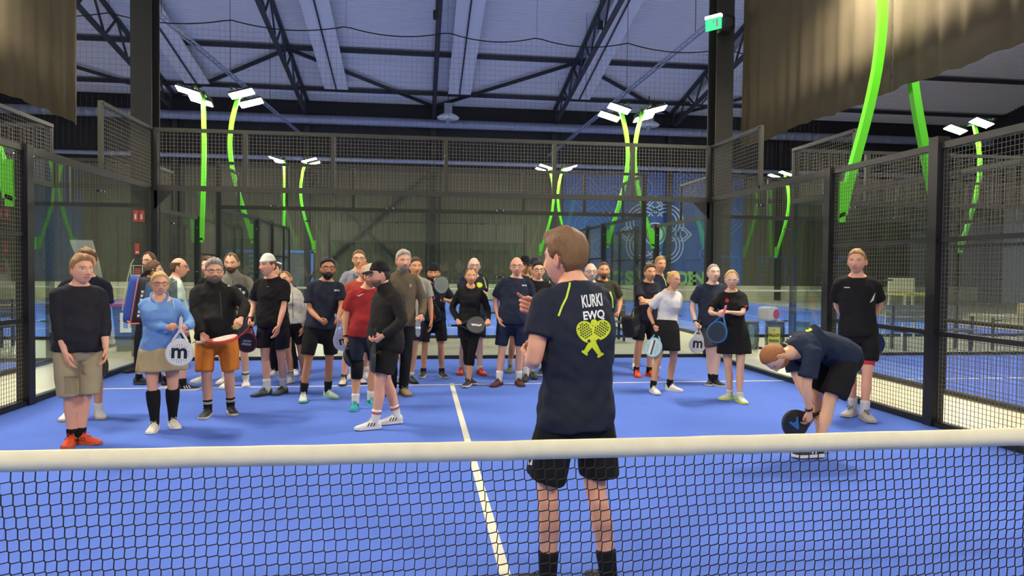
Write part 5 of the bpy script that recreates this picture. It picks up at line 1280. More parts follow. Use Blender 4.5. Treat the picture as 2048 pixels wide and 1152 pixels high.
person('hands_behind', 'person in black tee with hands behind the back, standing by the right mesh', [(1741, 845), (1693, 834)], (1713, 496), yaw=-22, hy=-42, girth=0.99, skin='pink', hair=('sand', SH(top=0.014, side=0.006)), stubble=0.25, shirt=dict(c=(27, 25, 25), hem=-0.10, loose=0.016), bottom=dict(k='shorts', c=(24, 24, 25), len=0.74, loose=0.026), sock=((226, 220, 210), 0.24), shoe=((200, 190, 178), (180, 172, 160), None, (26, 26, 26)), foot_yaw=(10, -36),
       hands=dict(l=hl(0.10, 0.20, 0.95, 'grip'), r=hl(-0.04, 0.20, 0.97, 'grip')), elbow=dict(l=(1, 0.5, -0.2), r=(-1, 0.5, -0.2)), group='players facing the group')
flush()
# ================================================================== THINGS HELD, PRINTS
YEL = (212, 222, 40); PIPE = (196, 222, 70)
# --- back print of the speaker
shirt_text('speaker', 'KURKI', 0.086, 1184, 601, (232, 230, 226), bold=0.030, sx=0.43, roll=7, name='name_print')
shirt_text('speaker', 'EWQ', 0.058, 1188, 631, (232, 230, 226), bold=0.03, sx=0.80, roll=6, name='team_print')
def emblem():
    for sgn, (u, v), tilt in ((-1, (1172, 664), 32), (1, (1201, 661), -35)):
        egg = [(0.043*math.sin(t)*(1+0.12*math.cos(t)), 0.058*math.cos(t)) for t in np.linspace(0, 2*PI, 30, endpoint=False)]
        shirt_poly('speaker', egg, u, v, YEL, roll=tilt-5, name='racket_print', L=0.015)
        ca, sa = math.cos(rad(tilt)), math.sin(rad(tilt)); k = PEOPLE['speaker']['dep']/FOC
        for i in range(-3, 4):
            for j in range(-3, 4):
                x, y = i*0.0115+(j % 2)*0.005, j*0.0115+0.010
                if (x/0.032)**2+((y-0.006)/0.040)**2 > 1: continue
                q = np.array([x*ca-y*sa, x*sa+y*ca])/k
                pi = PEOPLE['speaker']; V, F = np.array(disc(0.0030, 8)), [tuple(range(8))]
                DOTS.append((u+q[0], v-q[1]))
        ln = 0.085; a = np.array([-(-0.058)*sa, -0.058*ca]); b_ = np.array([(0.132)*sa, -0.132*ca])
        w = 0.0115; d = nrm(b_-a); nn = np.array([-d[1], d[0]])*w
        poly = [a+nn*1.5, a-nn*1.5, b_-nn*0.9, b_+nn*0.9]; c = np.mean(poly, 0); poly = [tuple(p-c) for p in poly]
        shirt_poly('speaker', poly[::-1], u+c[0]/k, v-c[1]/k, YEL, name='racket_print', L=0.015)
        b2 = [b_+nn*1.5, b_-nn*1.5, b_+d*0.012-nn*1.5, b_+d*0.012+nn*1.5]; c2 = np.mean(b2, 0)
        shirt_poly('speaker', [tuple(p-c2) for p in (b2[0], b2[1], b2[2], b2[3])], u+c2[0]/k, v-c2[1]/k, YEL, name='racket_print', L=0.015)
DOTS = []
emblem()
def dots():
    pi = PEOPLE['speaker']; k = pi['dep']/FOC; u0, v0 = 1187, 663; V = []; F = []
    for u, v in DOTS:
        n = len(V); V += [((u-u0)*k+p[0], -(v-v0)*k+p[1]) for p in disc(0.0042, 8)]; F.append(tuple(range(n, n+8)))
    for u, v in ((1178, 682), (1197, 681)):
        n = len(V); V += [((u-u0)*k+p[0], -(v-v0)*k+p[1]) for p in disc(0.0085, 10)]; F.append(tuple(range(n, n+10)))
    c = at_depth(u0, v0, pi['dep']); project('speaker', 'shirt', (np.array(V), F), c, CR, CU, (30, 36, 50), 'print_holes', lift=0.0045)
dots()
shirt_poly('speaker', disc(0.0165, 20), 1188, 645, YEL, name='ball_print')
shirt_stripe('speaker', [(1141, 555), (1139, 572), (1133, 595), (1124, 613), (1117, 632)], 0.010, PIPE)
shirt_stripe('speaker', [(1184, 555), (1196, 561), (1207, 569), (1219, 581), (1225, 597), (1226, 616)], 0.008, PIPE)
# --- chest marks
for k, u, v in (('dark_beard', 674, 581), ('maroon_shoes', 1049, 571), ('behind_khaki', 191, 582)): shirt_text(k, 'EWQ', 0.028, u, v, (226, 226, 226), bold=0.04, name='chest_print')
shirt_text('sur_tee', 'Su', 0.085, 711, 552, (40, 40, 48), name='chest_print')
shirt_poly('red_tee', [(-0.045, -0.006), (-0.015, -0.016), (0.0, -0.004), (0.045, 0.016), (0.0, 0.008), (-0.012, -0.004)], 721, 590, (232, 226, 222), name='chest_print')
shirt_poly('white_cap', [(-0.02, -0.002), (0.02, -0.002), (0.02, 0.002), (-0.02, 0.002)], 535, 573, (150, 148, 146), name='chest_print')
shirt_poly('hands_behind', [(-0.032, -0.006), (0.032, -0.006), (0.032, 0.006), (-0.032, 0.006)], 1694, 575, (214, 208, 196), name='chest_print')
shirt_poly('hands_behind', [(-0.03, -0.05), (0.012, -0.02), (0.035, 0.07), (0.01, 0.03)], 1745, 597, (226, 224, 222), name='side_panel', L=0.02)
shirt_poly('black_dress', disc(0.026, 18), 1454, 601, (176, 40, 56), name='chest_emblem')
shirt_poly('black_dress', [(-0.016, -0.012), (0.016, -0.012), (0.016, 0.012), (-0.016, 0.012)], 1492, 613, (200, 40, 50), name='sleeve_mark')
shirt_poly('orange', [(-0.026, -0.008), (0.026, -0.008), (0.0, 0.016)], 459, 571, (226, 222, 214), name='chest_print')
shirt_poly('brown_zip', [(-0.01, -0.02), (0.012, -0.02), (0.012, 0.02), (-0.01, 0.02)], 821, 571, (170, 160, 134), name='chest_print')
shirt_poly('bald_arms_folded', disc(0.055, 20, 0.75), 958, 570, YEL, name='chest_emblem')
shirt_text('glasses_black_tee', 'O', 0.06, 1078, 586, (226, 226, 226), name='chest_print')
shirt_stripe('bald_arms_folded', [(963, 548), (970, 562), (973, 576)], 0.012, PIPE)
shirt_stripe('black_cap', [(1057, 548), (1060, 556), (1062, 566)], 0.012, PIPE)
shirt_stripe('navy_cap', [(1092, 550), (1098, 560), (1102, 572)], 0.012, PIPE)
shirt_stripe('arms_folded', [(1318, 561), (1326, 567), (1332, 576)], 0.014, (214, 190, 60))
shirt_stripe('tall_right_back', [(1325, 552), (1330, 560), (1333, 572)], 0.012, PIPE)
shirt_stripe('bent', [(1556, 686), (1564, 684), (1574, 688), (1582, 698), (1589, 714)], 0.009, PIPE)
shirt_poly('bent', disc(0.065, 20, 0.30), 1610, 659, YEL, name='back_emblem', L=0.03)
shirt_text('bent', 'KURKI', 0.055, 1572, 676, (226, 222, 220), bold=0.04, sx=0.6, roll=40, name='name_print')
for k, pix in (('orange', [(440, 583), (444, 640)]), ('grey_jacket', [(466, 560), (466, 640)]), ('white_jacket', [(585, 585), (586, 636)]), ('hoodie', [(346, 600), (349, 616)])):
    shirt_stripe(k, pix, 0.008, (60, 58, 54) if k != 'hoodie' else (214, 204, 190), name='zip')
# neckline skin of the hooded tops stays under the collar; pale undershirt edge
def sleeve_ring(key, leg, t0, t1, r, col, name):
    pass
pi = PEOPLE['red_tee']
# --- rackets
def m_logo(col=(24, 24, 26), sz=0.20, dark=True): return dict(clear=(0.068, 0.055), marks=[('text', 'm', sz, col, 0.0, 0.235, 180, 1.0)])
held('hoodie', 'l', to_px('hoodie', 'l', 359, 712, 0.27), CAMDIR+CR*0.25, label='white racket with a bold black m held by the light blue hoodie', frame=(226, 222, 212), face=(236, 232, 222), logo=m_logo(), grip_c=(226, 222, 214), hole_c=(90, 88, 84))
held('behind_khaki', 'l', to_px('behind_khaki', 'l', 203, 800, 0.02), CAMDIR-CR*0.6, label='black racket with yellow rim hanging behind the khaki shorts', frame=(60, 58, 36), face=(28, 24, 24), hole_c=(120, 40, 36))
held('orange', 'r', to_px('orange', 'r', 500, 673, 0.40), np.array([0.1, -0.25, 1.0]), label='red and white racket held flat in front of the orange shorts', frame=(216, 74, 40), face=(226, 214, 204), face2=(196, 60, 40), grip_c=(214, 202, 186))
held('white_cap', 'r', to_px('white_cap', 'r', 489, 706, 0.12), CAMDIR+CR*0.3, label='black and red racket hanging from the hand of the white cap wearer', frame=(170, 44, 44), face=(34, 28, 28), logo=dict(clear=(0.07, 0.05), marks=[('poly', [(-0.06, -0.02), (0.05, -0.03), (0.06, 0.0), (-0.05, 0.01)], (150, 140, 136), 0, 0.26, 10), ('poly', [(-0.05, -0.012), (0.05, -0.018), (0.05, 0.008), (-0.045, 0.012)], (150, 140, 136), 0, 0.21, 10)]))
racket(at_depth(474, 622, PEOPLE['grey_jacket']['dep']-0.30), np.array([0.13, -0.05, 0.95]), CAMDIR, 'black racket with white lettering held upright before the grey jacket', (28, 28, 28), (36, 35, 34), logo=dict(clear=(0.05, 0.1), marks=[('poly', [(-0.022, -0.075), (0.022, -0.075), (0.022, 0.075), (-0.022, 0.075)], (232, 230, 224), 0.01, 0.235, 8), ('poly', [(-0.02, -0.03), (0.02, 0.0), (0.02, 0.03), (-0.02, 0.03)], (232, 230, 224), 0.065, 0.25, 8)]))
held('dark_beard', 'l', to_px('dark_beard', 'l', 690, 690, 0.22), CAMDIR+CR*0.2, label='white racket with black mark hanging from the hand of the dark beard', frame=(210, 210, 212), face=(204, 204, 208), logo=m_logo((28, 28, 30), 0.15), grip_c=(200, 198, 192), hole_c=(120, 120, 124))
held('red_tee', 'r', to_px('red_tee', 'r', 700, 740, 0.25), CAMDIR+CR*2.0, label='dark racket with multicoloured grip in the hand of the red tee', frame=(34, 44, 66), face=(30, 34, 50), grip_c=(190, 110, 50), size=0.8)
held('profile', 'l', to_px('profile', 'l', 744, 742, 0.20), CR*1.0+CF*0.28, label='dark racket seen edge-on beside the person in black cap and black top', frame=(52, 58, 48), face=(34, 40, 60), grip_c=(40, 40, 44))
held('two_rackets', 'l', np.array([-0.12, -0.1, 1.0]), CAMDIR+CR*0.55, label='grey racket held upright in front of the navy tee with cap backwards', frame=(60, 66, 62), face=(150, 156, 150))
held('two_rackets', 'r', to_px('two_rackets', 'r', 866, 645, 0.24), CAMDIR-CR*0.3, label='orange and black racket hanging below the upright grey racket', frame=(40, 46, 46), face=(48, 54, 50), logo=dict(clear=(0.06, 0.08), marks=[('poly', [(-0.02, -0.09), (0.0, -0.09), (0.05, 0.06), (0.03, 0.09), (0.0, 0.0), (-0.01, 0.09), (-0.045, 0.07)], (236, 88, 34), 0, 0.235, 12)]))
held('crossed_legs', 'r', np.array([0.96, -0.05, 0.02]), CAMDIR+np.array([0, 0, 0.3]), label='grey perforated racket with white S held level by the crossed-legs player', frame=(44, 42, 40), face=(84, 80, 74), logo=dict(clear=(0.03, 0.08), marks=[('poly', [(-0.018, -0.075), (0.012, -0.06), (0.010, -0.01), (0.022, 0.03), (0.012, 0.075), (-0.010, 0.07), (0.0, 0.03), (-0.012, -0.01)], (232, 228, 222), 0, 0.235, 0)]))
held('glasses_black_tee', 'r', to_px('glasses_black_tee', 'r', 1056, 690, 0.12), CAMDIR, label='plain white racket hanging behind the elbow of the speaker', frame=(226, 222, 212), face=(230, 226, 216), grip_c=(60, 60, 62))
held('white_tee', 'r', to_px('white_tee', 'r', 1304, 706, 0.10), CAMDIR-CR*0.9, label='pale turquoise racket hanging beside the black skirt', frame=(160, 196, 200), face=(186, 214, 212), logo=dict(clear=(0.03, 0.1), marks=[('poly', [(-0.012, -0.10), (0.012, -0.10), (0.012, 0.10), (-0.012, 0.10)], (40, 44, 52), 0.0, 0.23, 0), ('poly', [(-0.014, -0.09), (0.014, -0.09), (0.014, 0.09), (-0.014, 0.09)], (236, 236, 232), 0.035, 0.23, 0)]), grip_c=(222, 220, 214))
held('grey_hair_m', 'r', to_px('grey_hair_m', 'r', 1394, 692, 0.08), CAMDIR+CR*0.15, label='white racket with black m hanging from the hand of the grey-haired player', frame=(228, 224, 212), face=(236, 232, 220), logo=m_logo((40, 38, 36)), grip_c=(60, 56, 54), hole_c=(150, 146, 130))
held('black_dress', 'r', to_px('black_dress', 'r', 1432, 672, 0.30), CAMDIR-CR*0.7, label='dark blue racket with pink grip in front of the black dress', frame=(40, 110, 170), face=(38, 52, 62), grip_c=(232, 130, 160))
held('bent', 'r', to_px('bent', 'r', 1580, 852, 0.10), CAMDIR+CR*0.1, label='black racket with blue lettering at the feet of the bent-over player', frame=(34, 34, 36), face=(30, 32, 38), logo=dict(clear=(0.08, 0.05), marks=[('text', 'A', 0.13, (40, 110, 180), 0, 0.24, 100, 1.1)]))
held('hands_behind', 'l', to_px('hands_behind', 'l', 1778, 706, -0.28), CAMDIR+CR*0.5, label='dark blue racket held behind the back at the right mesh', frame=(30, 34, 44), face=(34, 54, 110))
# --- balls, bottle, bags
W_, fr_ = PEOPLE['orange']['hand']['l']; s_ = PEOPLE['orange']['s']
ball(W_+fr_[2]*0.095*s_+fr_[1]*0.050*s_, 'yellow ball held above the red racket by the black jacket')
W_, fr_ = PEOPLE['profile']['hand']['l']; s_ = PEOPLE['profile']['s']
ball(W_+fr_[2]*0.045*s_+fr_[1]*0.052*s_, 'yellow ball in the hand of the black cap wearer')
W_, fr_ = PEOPLE['brown_zip']['hand']['l']; bc = W_+fr_[2]*0.085+fr_[1]*0.036
r = empty('water_bottle', tuple(bc), label='clear plastic water bottle hanging from the brown sleeve', cat='bottle')
BOT = bpy.data.materials.new('clear_plastic'); BOT.use_nodes = True; nb_ = BOT.node_tree.nodes['Principled BSDF']
nb_.inputs['Base Color'].default_value = (0.85, 0.9, 0.95, 1); nb_.inputs['Roughness'].default_value = 0.08; nb_.inputs['Transmission Weight'].default_value = 0.7; nb_.inputs['IOR'].default_value = 1.2
MB().tube([(0,0,-0.19),(0,0,-0.17),(0,0,-0.12),(0,0,-0.09),(0,0,-0.06),(0,0,-0.02),(0,0,0.01)], [0.030,0.032,0.032,0.029,0.032,0.030,0.013], 16, cap=1).obj('bottle_body', BOT, r, smooth=True)
MB().tube([(0,0,0.01),(0,0,0.035)], [0.015,0.015], 14, cap=1).obj('bottle_cap', pm((230, 232, 236)), r, smooth=True)
MB().tube([(0,0,-0.125),(0,0,-0.085)], [0.0335,0.0335], 16, cap=0).obj('bottle_label', pm((196, 206, 224)), r, smooth=True)
# racket bag on the shoulder of the turned-away player
def box_round(b, lo, hi, r=0.03, mi=0):
    lo = np.array(lo, float); hi = np.array(hi, float); c = (lo+hi)/2; h = (hi-lo)/2; V = []; n = 10
    q = MB().sphere((0, 0, 0), 1, 20); P = np.concatenate(q.v)
    P = np.sign(P)*np.abs(P)**0.32; P = P/np.abs(P).max(0); b.add(P*h+c, q.f, mi)
d0 = PEOPLE['bag_carrier']['dep']; bp = at_depth(276, 600, d0-0.16)
r = empty('racket_bag', tuple(bp), rotz=0.15, label='blue and black racket bag with orange edge on the turned-away player', cat='bag'); r.rotation_euler = (0, rad(9), 0.15)
b = MB(); box_round(b, (-0.02, -0.11, -0.33), (0.15, 0.13, 0.33)); b.obj('bag_body', mat('bag_black', srgb(42, 38, 36), rough=0.7, bump=0.2, bscale=40), r, smooth=True)
b = MB(); box_round(b, (-0.14, -0.10, -0.33), (0.01, 0.12, 0.33)); b.obj('bag_side', mat('bag_blue', srgb(48, 78, 160), rough=0.7, bump=0.2, bscale=40), r, smooth=True)
b = MB(); b.tube([(-0.02, -0.115, 0.3), (-0.02, -0.125, 0.0), (-0.02, -0.125, -0.3)], [0.008]*3, 6); b.tube([(-0.06, -0.1, -0.30), (0.0, -0.12, -0.32), (0.08, -0.1, -0.31)], [0.012]*3, 6); b.obj('bag_piping', pm((226, 120, 60), 0.6), r, smooth=True)
b = MB(); b.tube([(0.0, -0.02, 0.32), (0.05, -0.05, 0.42), (0.14, 0.0, 0.44), (0.18, 0.08, 0.36)], [(0.012, 0.03)]*4, 8); b.obj('shoulder_strap', pm((30, 30, 32), 0.8), r, smooth=True)
V, F = text_polys('BULLPADEL'[:0]+'RACKET'[:0], 0.05) if False else (np.array([(-0.09, -0.01), (0.09, -0.01), (0.09, 0.01), (-0.09, 0.01)]), [(0, 1, 2, 3)])
b = MB()
for i in range(7): b.box((0.045, -0.116, -0.22+i*0.055), (0.075, -0.110, -0.185+i*0.055))
b.obj('bag_lettering', pm((214, 214, 214), 0.6), r)
d0 = PEOPLE['arms_folded']['dep']; bp = at_depth(1268, 646, d0-0.02)
r = empty('sports_bag', tuple(bp), label='black sports bag hanging at the hip of the folded-arms player', cat='bag'); r.rotation_euler = (0, rad(-12), 0.5)
b = MB(); box_round(b, (-0.17, -0.13, -0.20), (0.17, 0.13, 0.15)); b.obj('bag_body', mat('bag_black', srgb(42, 38, 36)), r, smooth=True)
b = MB(); b.tube([(-0.13, -0.08, 0.12), (-0.08, -0.1, 0.24), (0.06, -0.1, 0.25), (0.12, -0.08, 0.13)], [0.012]*4, 7); b.obj('bag_handle', pm((60, 52, 42), 0.8), r, smooth=True)
b = MB(); b.tube([(0.1, 0, 0.14), (0.2, 0.02, 0.40), (0.27, 0.05, 0.62), (0.30, 0.10, 0.80)], [(0.006, 0.024)]*4, 8); b.obj('shoulder_strap', pm((52, 46, 36), 0.8), r, smooth=True)
b = MB(); b.box((-0.15, -0.136, -0.09), (0.13, -0.128, -0.02)); b.obj('bag_pocket', pm((64, 60, 56), 0.7), r)
# knee sleeve, compression shorts
def leg_band(key, k, t0, t1, r0, r1, col, name):
    """band round one leg; t: 0 hip, 1 knee, 2 ankle"""
    pi = PEOPLE[key]; J = [pi['hipj'][k], pi['kn'][k], pi['ank'][k]]
    f = lambda t: J[0]*(1-t)+J[1]*t if t <= 1 else J[1]*(2-t)+J[2]*(t-1)
    a, c = f(t0), f(t1)
    b = MB(); b.tube([a, f((t0+t1)/2), c], [r0, (r0+r1)/2+0.002, r1], 16, ref=(0, -1, 0), cap=0); b.obj(name, cloth(col), pi['root'], smooth=True)

leg_band('red_tee', 'r', 0.76, 1.30, 0.078, 0.064, (26, 26, 28), 'knee_sleeve')
leg_band('hands_behind', 'l', 0.66, 0.84, 0.084, 0.074, (226, 70, 74), 'undershorts_leg')
shirt_poly('bald_mint', [(-0.09, -0.20), (0.07, -0.20), (0.06, 0.17), (-0.07, 0.17)], 345, 580, (66, 76, 76), name='vest_back', L=0.03)

shirt_stripe('speaker', [(1070, 826), (1066, 870), (1060, 930)], 0.020, (224, 222, 216), name='side_stripe', part='bottom')
shirt_poly('khaki', [(-0.06, -0.075), (0.06, -0.075), (0.06, 0.075), (-0.06, 0.075)], 142, 772, (146, 130, 96), name='cargo_pocket', part='bottom')
shirt_poly('khaki', [(-0.065, -0.016), (0.065, -0.016), (0.065, 0.016), (-0.065, 0.016)], 142, 756, (128, 114, 84), name='pocket_flap', part='bottom')
# ================================================================== AROUND THE COURT
# mural on the far wall
XM0, XM1 = 7.45, 18.0
M_MUR = mat('mural_blue', srgb(62, 92, 150), rough=0.7, vary=0.18, vscale=0.5)
r = empty('wall_mural', (XM0, YW-0.08, 0), label='large blue mural with a white line crest and green letters on the far wall', cat='mural')
MB().box((0, 0, 0.83), (XM1-XM0, 0.03, 7.2)).obj('mural_sheet', M_MUR, r)
MLINE = mat('mural_line', srgb(200, 212, 222), rough=0.7); MFAINT = mat('mural_faint', srgb(92, 122, 172), rough=0.7); MGREEN = mat('mural_green', srgb(140, 196, 110), rough=0.7)
def ring2(cx, cz, rr, w, a0=0, a1=360, n=40, b=None, y=-0.012):
    T = np.radians(np.linspace(a0, a1, n)); P = [np.array([cx+rr*math.cos(t), y, cz+rr*math.sin(t)]) for t in T]
    for p, q in zip(P[:-1], P[1:]): b.bar(p, q, 0.006, w, up=(0, 0, 1)) if abs(q[2]-p[2]) < abs(q[0]-p[0]) else b.bar(p, q, w, 0.006, up=(0, 1, 0))
def line2(P, w, b, y=-0.012):
    for p, q in zip(P[:-1], P[1:]):
        d = nrm(np.array([q[0]-p[0], q[1]-p[1]])); n_ = np.array([-d[1], d[0]])*w/2
        V = [(p[0]+n_[0]*s, yy, p[1]+n_[1]*s) for yy in (y, y+0.01) for s in (-1, 1)]+[(q[0]+n_[0]*s, yy, q[1]+n_[1]*s) for yy in (y, y+0.01) for s in (-1, 1)]
        b.add(V, [(0, 1, 3, 2), (4, 6, 7, 5), (0, 4, 5, 1), (2, 3, 7, 6), (0, 2, 6, 4), (1, 5, 7, 3)])
CX, CZ = 12.75-XM0, 3.72
b = MB()
for rr, w in ((0.62, 0.07),): line2([(CX+rr*math.cos(t), CZ+rr*math.sin(t)) for t in np.linspace(0, 2*PI, 40)], w, b)
for k in range(4):
    a0 = PI/2*k+PI/4; lx, lz = CX+0.92*math.cos(a0), CZ+0.92*math.sin(a0)
    for rr in (0.62, 0.82, 1.02): line2([(lx+rr*math.cos(a0+t), lz+rr*math.sin(a0+t)) for t in np.linspace(-1.75, 1.75, 26)], 0.065, b)
    a1 = PI/2*k
    for q in (1.45, 1.95, 2.15):
        d = np.array([math.cos(a1), math.sin(a1)]); n_ = np.array([-d[1], d[0]]); c0 = np.array([CX, CZ])
        line2([c0+d*(q-0.45)+n_*0.40, c0+d*q, c0+d*(q-0.45)-n_*0.40], 0.065, b)
b.obj('crest_lines', MLINE, r)
MB().tube([(CX, -0.015, CZ), (CX, -0.004, CZ)], [0.46, 0.46], 30, cap=0).obj('crest_disc', MLINE, r)
b = MB()
for (px, pz) in ((1.3, 5.9), (2.9, 5.4), (1.6, 4.2), (2.6, 2.9), (1.2, 2.2), (8.6, 5.8), (9.6, 4.6), (8.9, 2.6), (4.2, 6.3), (7.0, 6.4)):
    for rr in (0.35, 0.6, 0.85): line2([(px+rr*(1+0.12*math.cos(4*t))*math.cos(t), pz+rr*(1+0.12*math.cos(4*t))*math.sin(t)) for t in np.linspace(0, 2*PI, 30)], 0.05, b, y=-0.010)
b.obj('faint_pattern', MFAINT, r)
for ch, u in (('I', 1216), ('C', 1232), ('S', 1258), ('E', 1280), ('D', 1365), ('E', 1383), ('N', 1398)):
    V, F = text_polys(ch, 1.02, 0.05); c = on_plane(u, 557, 1, YW-0.08); MB().add([(p[0]+c[0]-XM0, -0.014, p[1]+1.22) for p in V], F).obj('mural_letter', MGREEN, r)
# exit sign and hardware at the right column
p = on_plane(1427, 48, 1, 10.6)
r = empty('exit_sign', tuple(p), rotz=-0.9, label='green lit exit sign on the right hall column', cat='exit sign')
MB().box((-0.16, -0.03, -0.11), (0.16, 0.03, 0.11)).obj('sign_box', mat('exit_green', srgb(20, 150, 60), emit=(0.05, 0.8, 0.25, 1.6)), r)
MB().box((-0.17, -0.04, 0.11), (0.17, 0.04, 0.17)).obj('lamp_strip', mat('exit_white', (0.9, 0.95, 0.9), emit=(0.9, 1, 0.9, 3)), r)
b = MB(); b.tube([(0.02, -0.032, 0.05), (0.02, -0.032, 0.045)], [0.025]*2, 8); b.bar((0.02, -0.033, 0.03), (-0.02, -0.033, -0.03), 0.03, 0.004); b.bar((-0.02, -0.033, -0.03), (-0.06, -0.033, -0.08), 0.02, 0.004); b.bar((-0.02, -0.033, -0.03), (0.03, -0.033, -0.08), 0.02, 0.004); b.box((0.07, -0.034, -0.08), (0.12, -0.031, 0.08)); b.obj('running_symbol', pm((230, 240, 230)), r)
p = on_plane(1447, 52, 1, 10.7)
r = empty('loudspeaker', tuple(p), label='small black loudspeaker beside the exit sign', cat='speaker')
b = MB(); box_round(b, (-0.14, -0.22, -0.16), (0.16, 0.04, 0.16)); b.obj('cabinet', mat('plastic_black', srgb(30, 30, 30), rough=0.5), r, smooth=True)
MB().tube([(0, -0.22, 0), (0, -0.235, 0)], [0.10, 0.09], 20, cap=0).obj('grille', mat('grille', srgb(54, 54, 54), rough=0.7), r)
# fire signs and extinguisher post on the left column
for u, lb in ((272, 'red and white fire sign on the left column, left one of the pair'), (284, 'red fire sign on the left column, right one of the pair')):
    p = on_plane(u, 432, 1, 10.738); r = empty('fire_sign', tuple(p), label=lb, cat='sign')
    MB().box((-0.045, -0.01, -0.105), (0.045, 0.01, 0.105)).obj('plate', pm((196, 44, 44), 0.5), r)
    b = MB(); b.box((-0.02, -0.014, -0.06), (0.012, -0.0105, 0.03)); b.bar((0.0, -0.012, 0.03), (0.03, -0.012, 0.075), 0.014, 0.003); b.obj('pictogram', pm((236, 226, 220), 0.5), r)
p = on_plane(275, 498, 1, 10.735); r = empty('fire_sign', tuple(p), label='small red sign above the white dispenser on the left column', cat='sign')
MB().box((-0.04, -0.012, -0.10), (0.04, 0.012, 0.10)).obj('plate', pm((186, 60, 48), 0.5), r)
MB().box((-0.025, -0.016, -0.07), (0.025, -0.0125, -0.045)).obj('pictogram', pm((236, 226, 220), 0.5), r)
p = on_plane(277, 552, 1, 10.69)
r = empty('dispenser', (p[0], p[1], p[2]), label='white wall dispenser with wire frame and hose on the left column', cat='dispenser')
b = MB(); box_round(b, (-0.11, -0.10, -0.16), (0.11, 0.06, 0.02)); b.obj('housing', pm((214, 216, 204), 0.5), r, smooth=True)
b = MB()
for x in (-0.10, 0.10):
    b.bar((x, -0.08, 0.0), (x, -0.08, 0.19), 0.012); b.bar((x, 0.04, 0.0), (x, 0.04, 0.19), 0.012)
b.bar((-0.10, -0.08, 0.19), (0.10, -0.08, 0.19), 0.012); b.bar((-0.1, 0.04, 0.19), (0.1, 0.04, 0.19), 0.012); b.obj('wire_frame', pm((206, 208, 200), 0.4), r)
MB().box((-0.05, -0.05, 0.02), (0.05, 0.03, 0.15)).obj('refill', pm((150, 60, 56), 0.5), r)
b = MB(); b.tube([(-0.06, -0.05, 0.30), (-0.10, -0.06, 0.22), (-0.16, -0.07, -0.05), (-0.22, -0.07, -0.4), (-0.26, -0.05, -0.62)], [0.010]*5, 7); b.obj('hose', pm((190, 188, 160), 0.6), r, smooth=True)
# bin behind the left glass
p = floor_pt(247, 702)
r = empty('wheeled_bin', (-6.05, 11.9, 0), rotz=0.12, label='blue wheeled bin with maroon lid and white notice outside the left glass', cat='bin')
b = MB(); V = [(x*k, y*k, z) for z, k in ((0.10, 0.84), (0.86, 1.0)) for x, y in ((-0.30, -0.33), (0.30, -0.33), (0.30, 0.33), (-0.30, 0.33))]
b.add(V, [(0, 3, 2, 1), (4, 5, 6, 7), (0, 1, 5, 4), (1, 2, 6, 5), (2, 3, 7, 6), (3, 0, 4, 7)]); b.obj('bin_body', mat('bin_blue', srgb(50, 72, 118), rough=0.5), r)
b = MB(); b.box((-0.33, -0.37, 0.86), (0.33, 0.36, 0.91)); b.add([(-0.30, -0.34, 0.91), (0.30, -0.34, 0.91), (0.30, 0.34, 0.98), (-0.30, 0.34, 0.98), (-0.30, 0.34, 0.91), (0.30, 0.34, 0.91)], [(0, 1, 2, 3), (3, 2, 5, 4), (0, 3, 4), (1, 5, 2), (0, 4, 5, 1)]); b.obj('lid', mat('bin_lid', srgb(150, 46, 74), rough=0.5), r)
nt_ = MB(); nt_.box((-0.16, -0.345, 0.36), (0.16, -0.322, 0.74)); no_ = nt_.obj('notice', pm((232, 230, 222), 0.6), r)
b = MB(); b.box((-0.10, -0.348, 0.44), (-0.02, -0.3455, 0.58)); b.box((0.02, -0.348, 0.45), (0.12, -0.3455, 0.56)); b.obj('notice_print', pm((110, 150, 190), 0.6), no_)
b = MB(); b.box((-0.24, -0.27, 0.0), (0.24, 0.25, 0.10)); b.obj('bin_foot', pm((60, 62, 60), 0.7), r)
for sx in (-1, 1): MB().tube([(sx*0.27, 0.30, 0.09), (sx*0.31, 0.30, 0.09)], [0.09, 0.09], 18, cap=0).obj('wheel', pm((30, 30, 30), 0.8), r, smooth=True)
# tall pale padded panel outside the left glass
r = empty('padded_panel', (-6.95, 12.5, 0), label='tall pale grey padded panel standing behind the left glass', cat='panel')
b = MB(); V = []; F = []; st = [(0.0, 0.10, 0.40, 0.06), (0.6, 0.02, 0.36, 0.06), (1.2, -0.08, 0.34, 0.05), (1.7, -0.18, 0.36, 0.05), (2.05, -0.30, 0.40, 0.04), (2.16, -0.33, 0.42, 0.02)]
for z, xo, w, d in st: V += [(xo-w/2, -d, z), (xo+w/2, -d, z), (xo+w/2, d, z), (xo-w/2, d, z)]
for i in range(len(st)-1): F += [(i*4+j, i*4+(j+1) % 4, i*4+4+(j+1) % 4, i*4+4+j) for j in range(4)]
F += [(3, 2, 1, 0), (20, 21, 22, 23)]; b.add(V, F); b.obj('panel', mat('panel_grey', srgb(178, 178, 164), rough=0.7, bump=0.3, bscale=5), r)
b = MB(); b.box((-0.16, -0.25, 0), (0.30, 0.25, 0.05)); b.obj('foot', pm((90, 90, 86), 0.6), r)
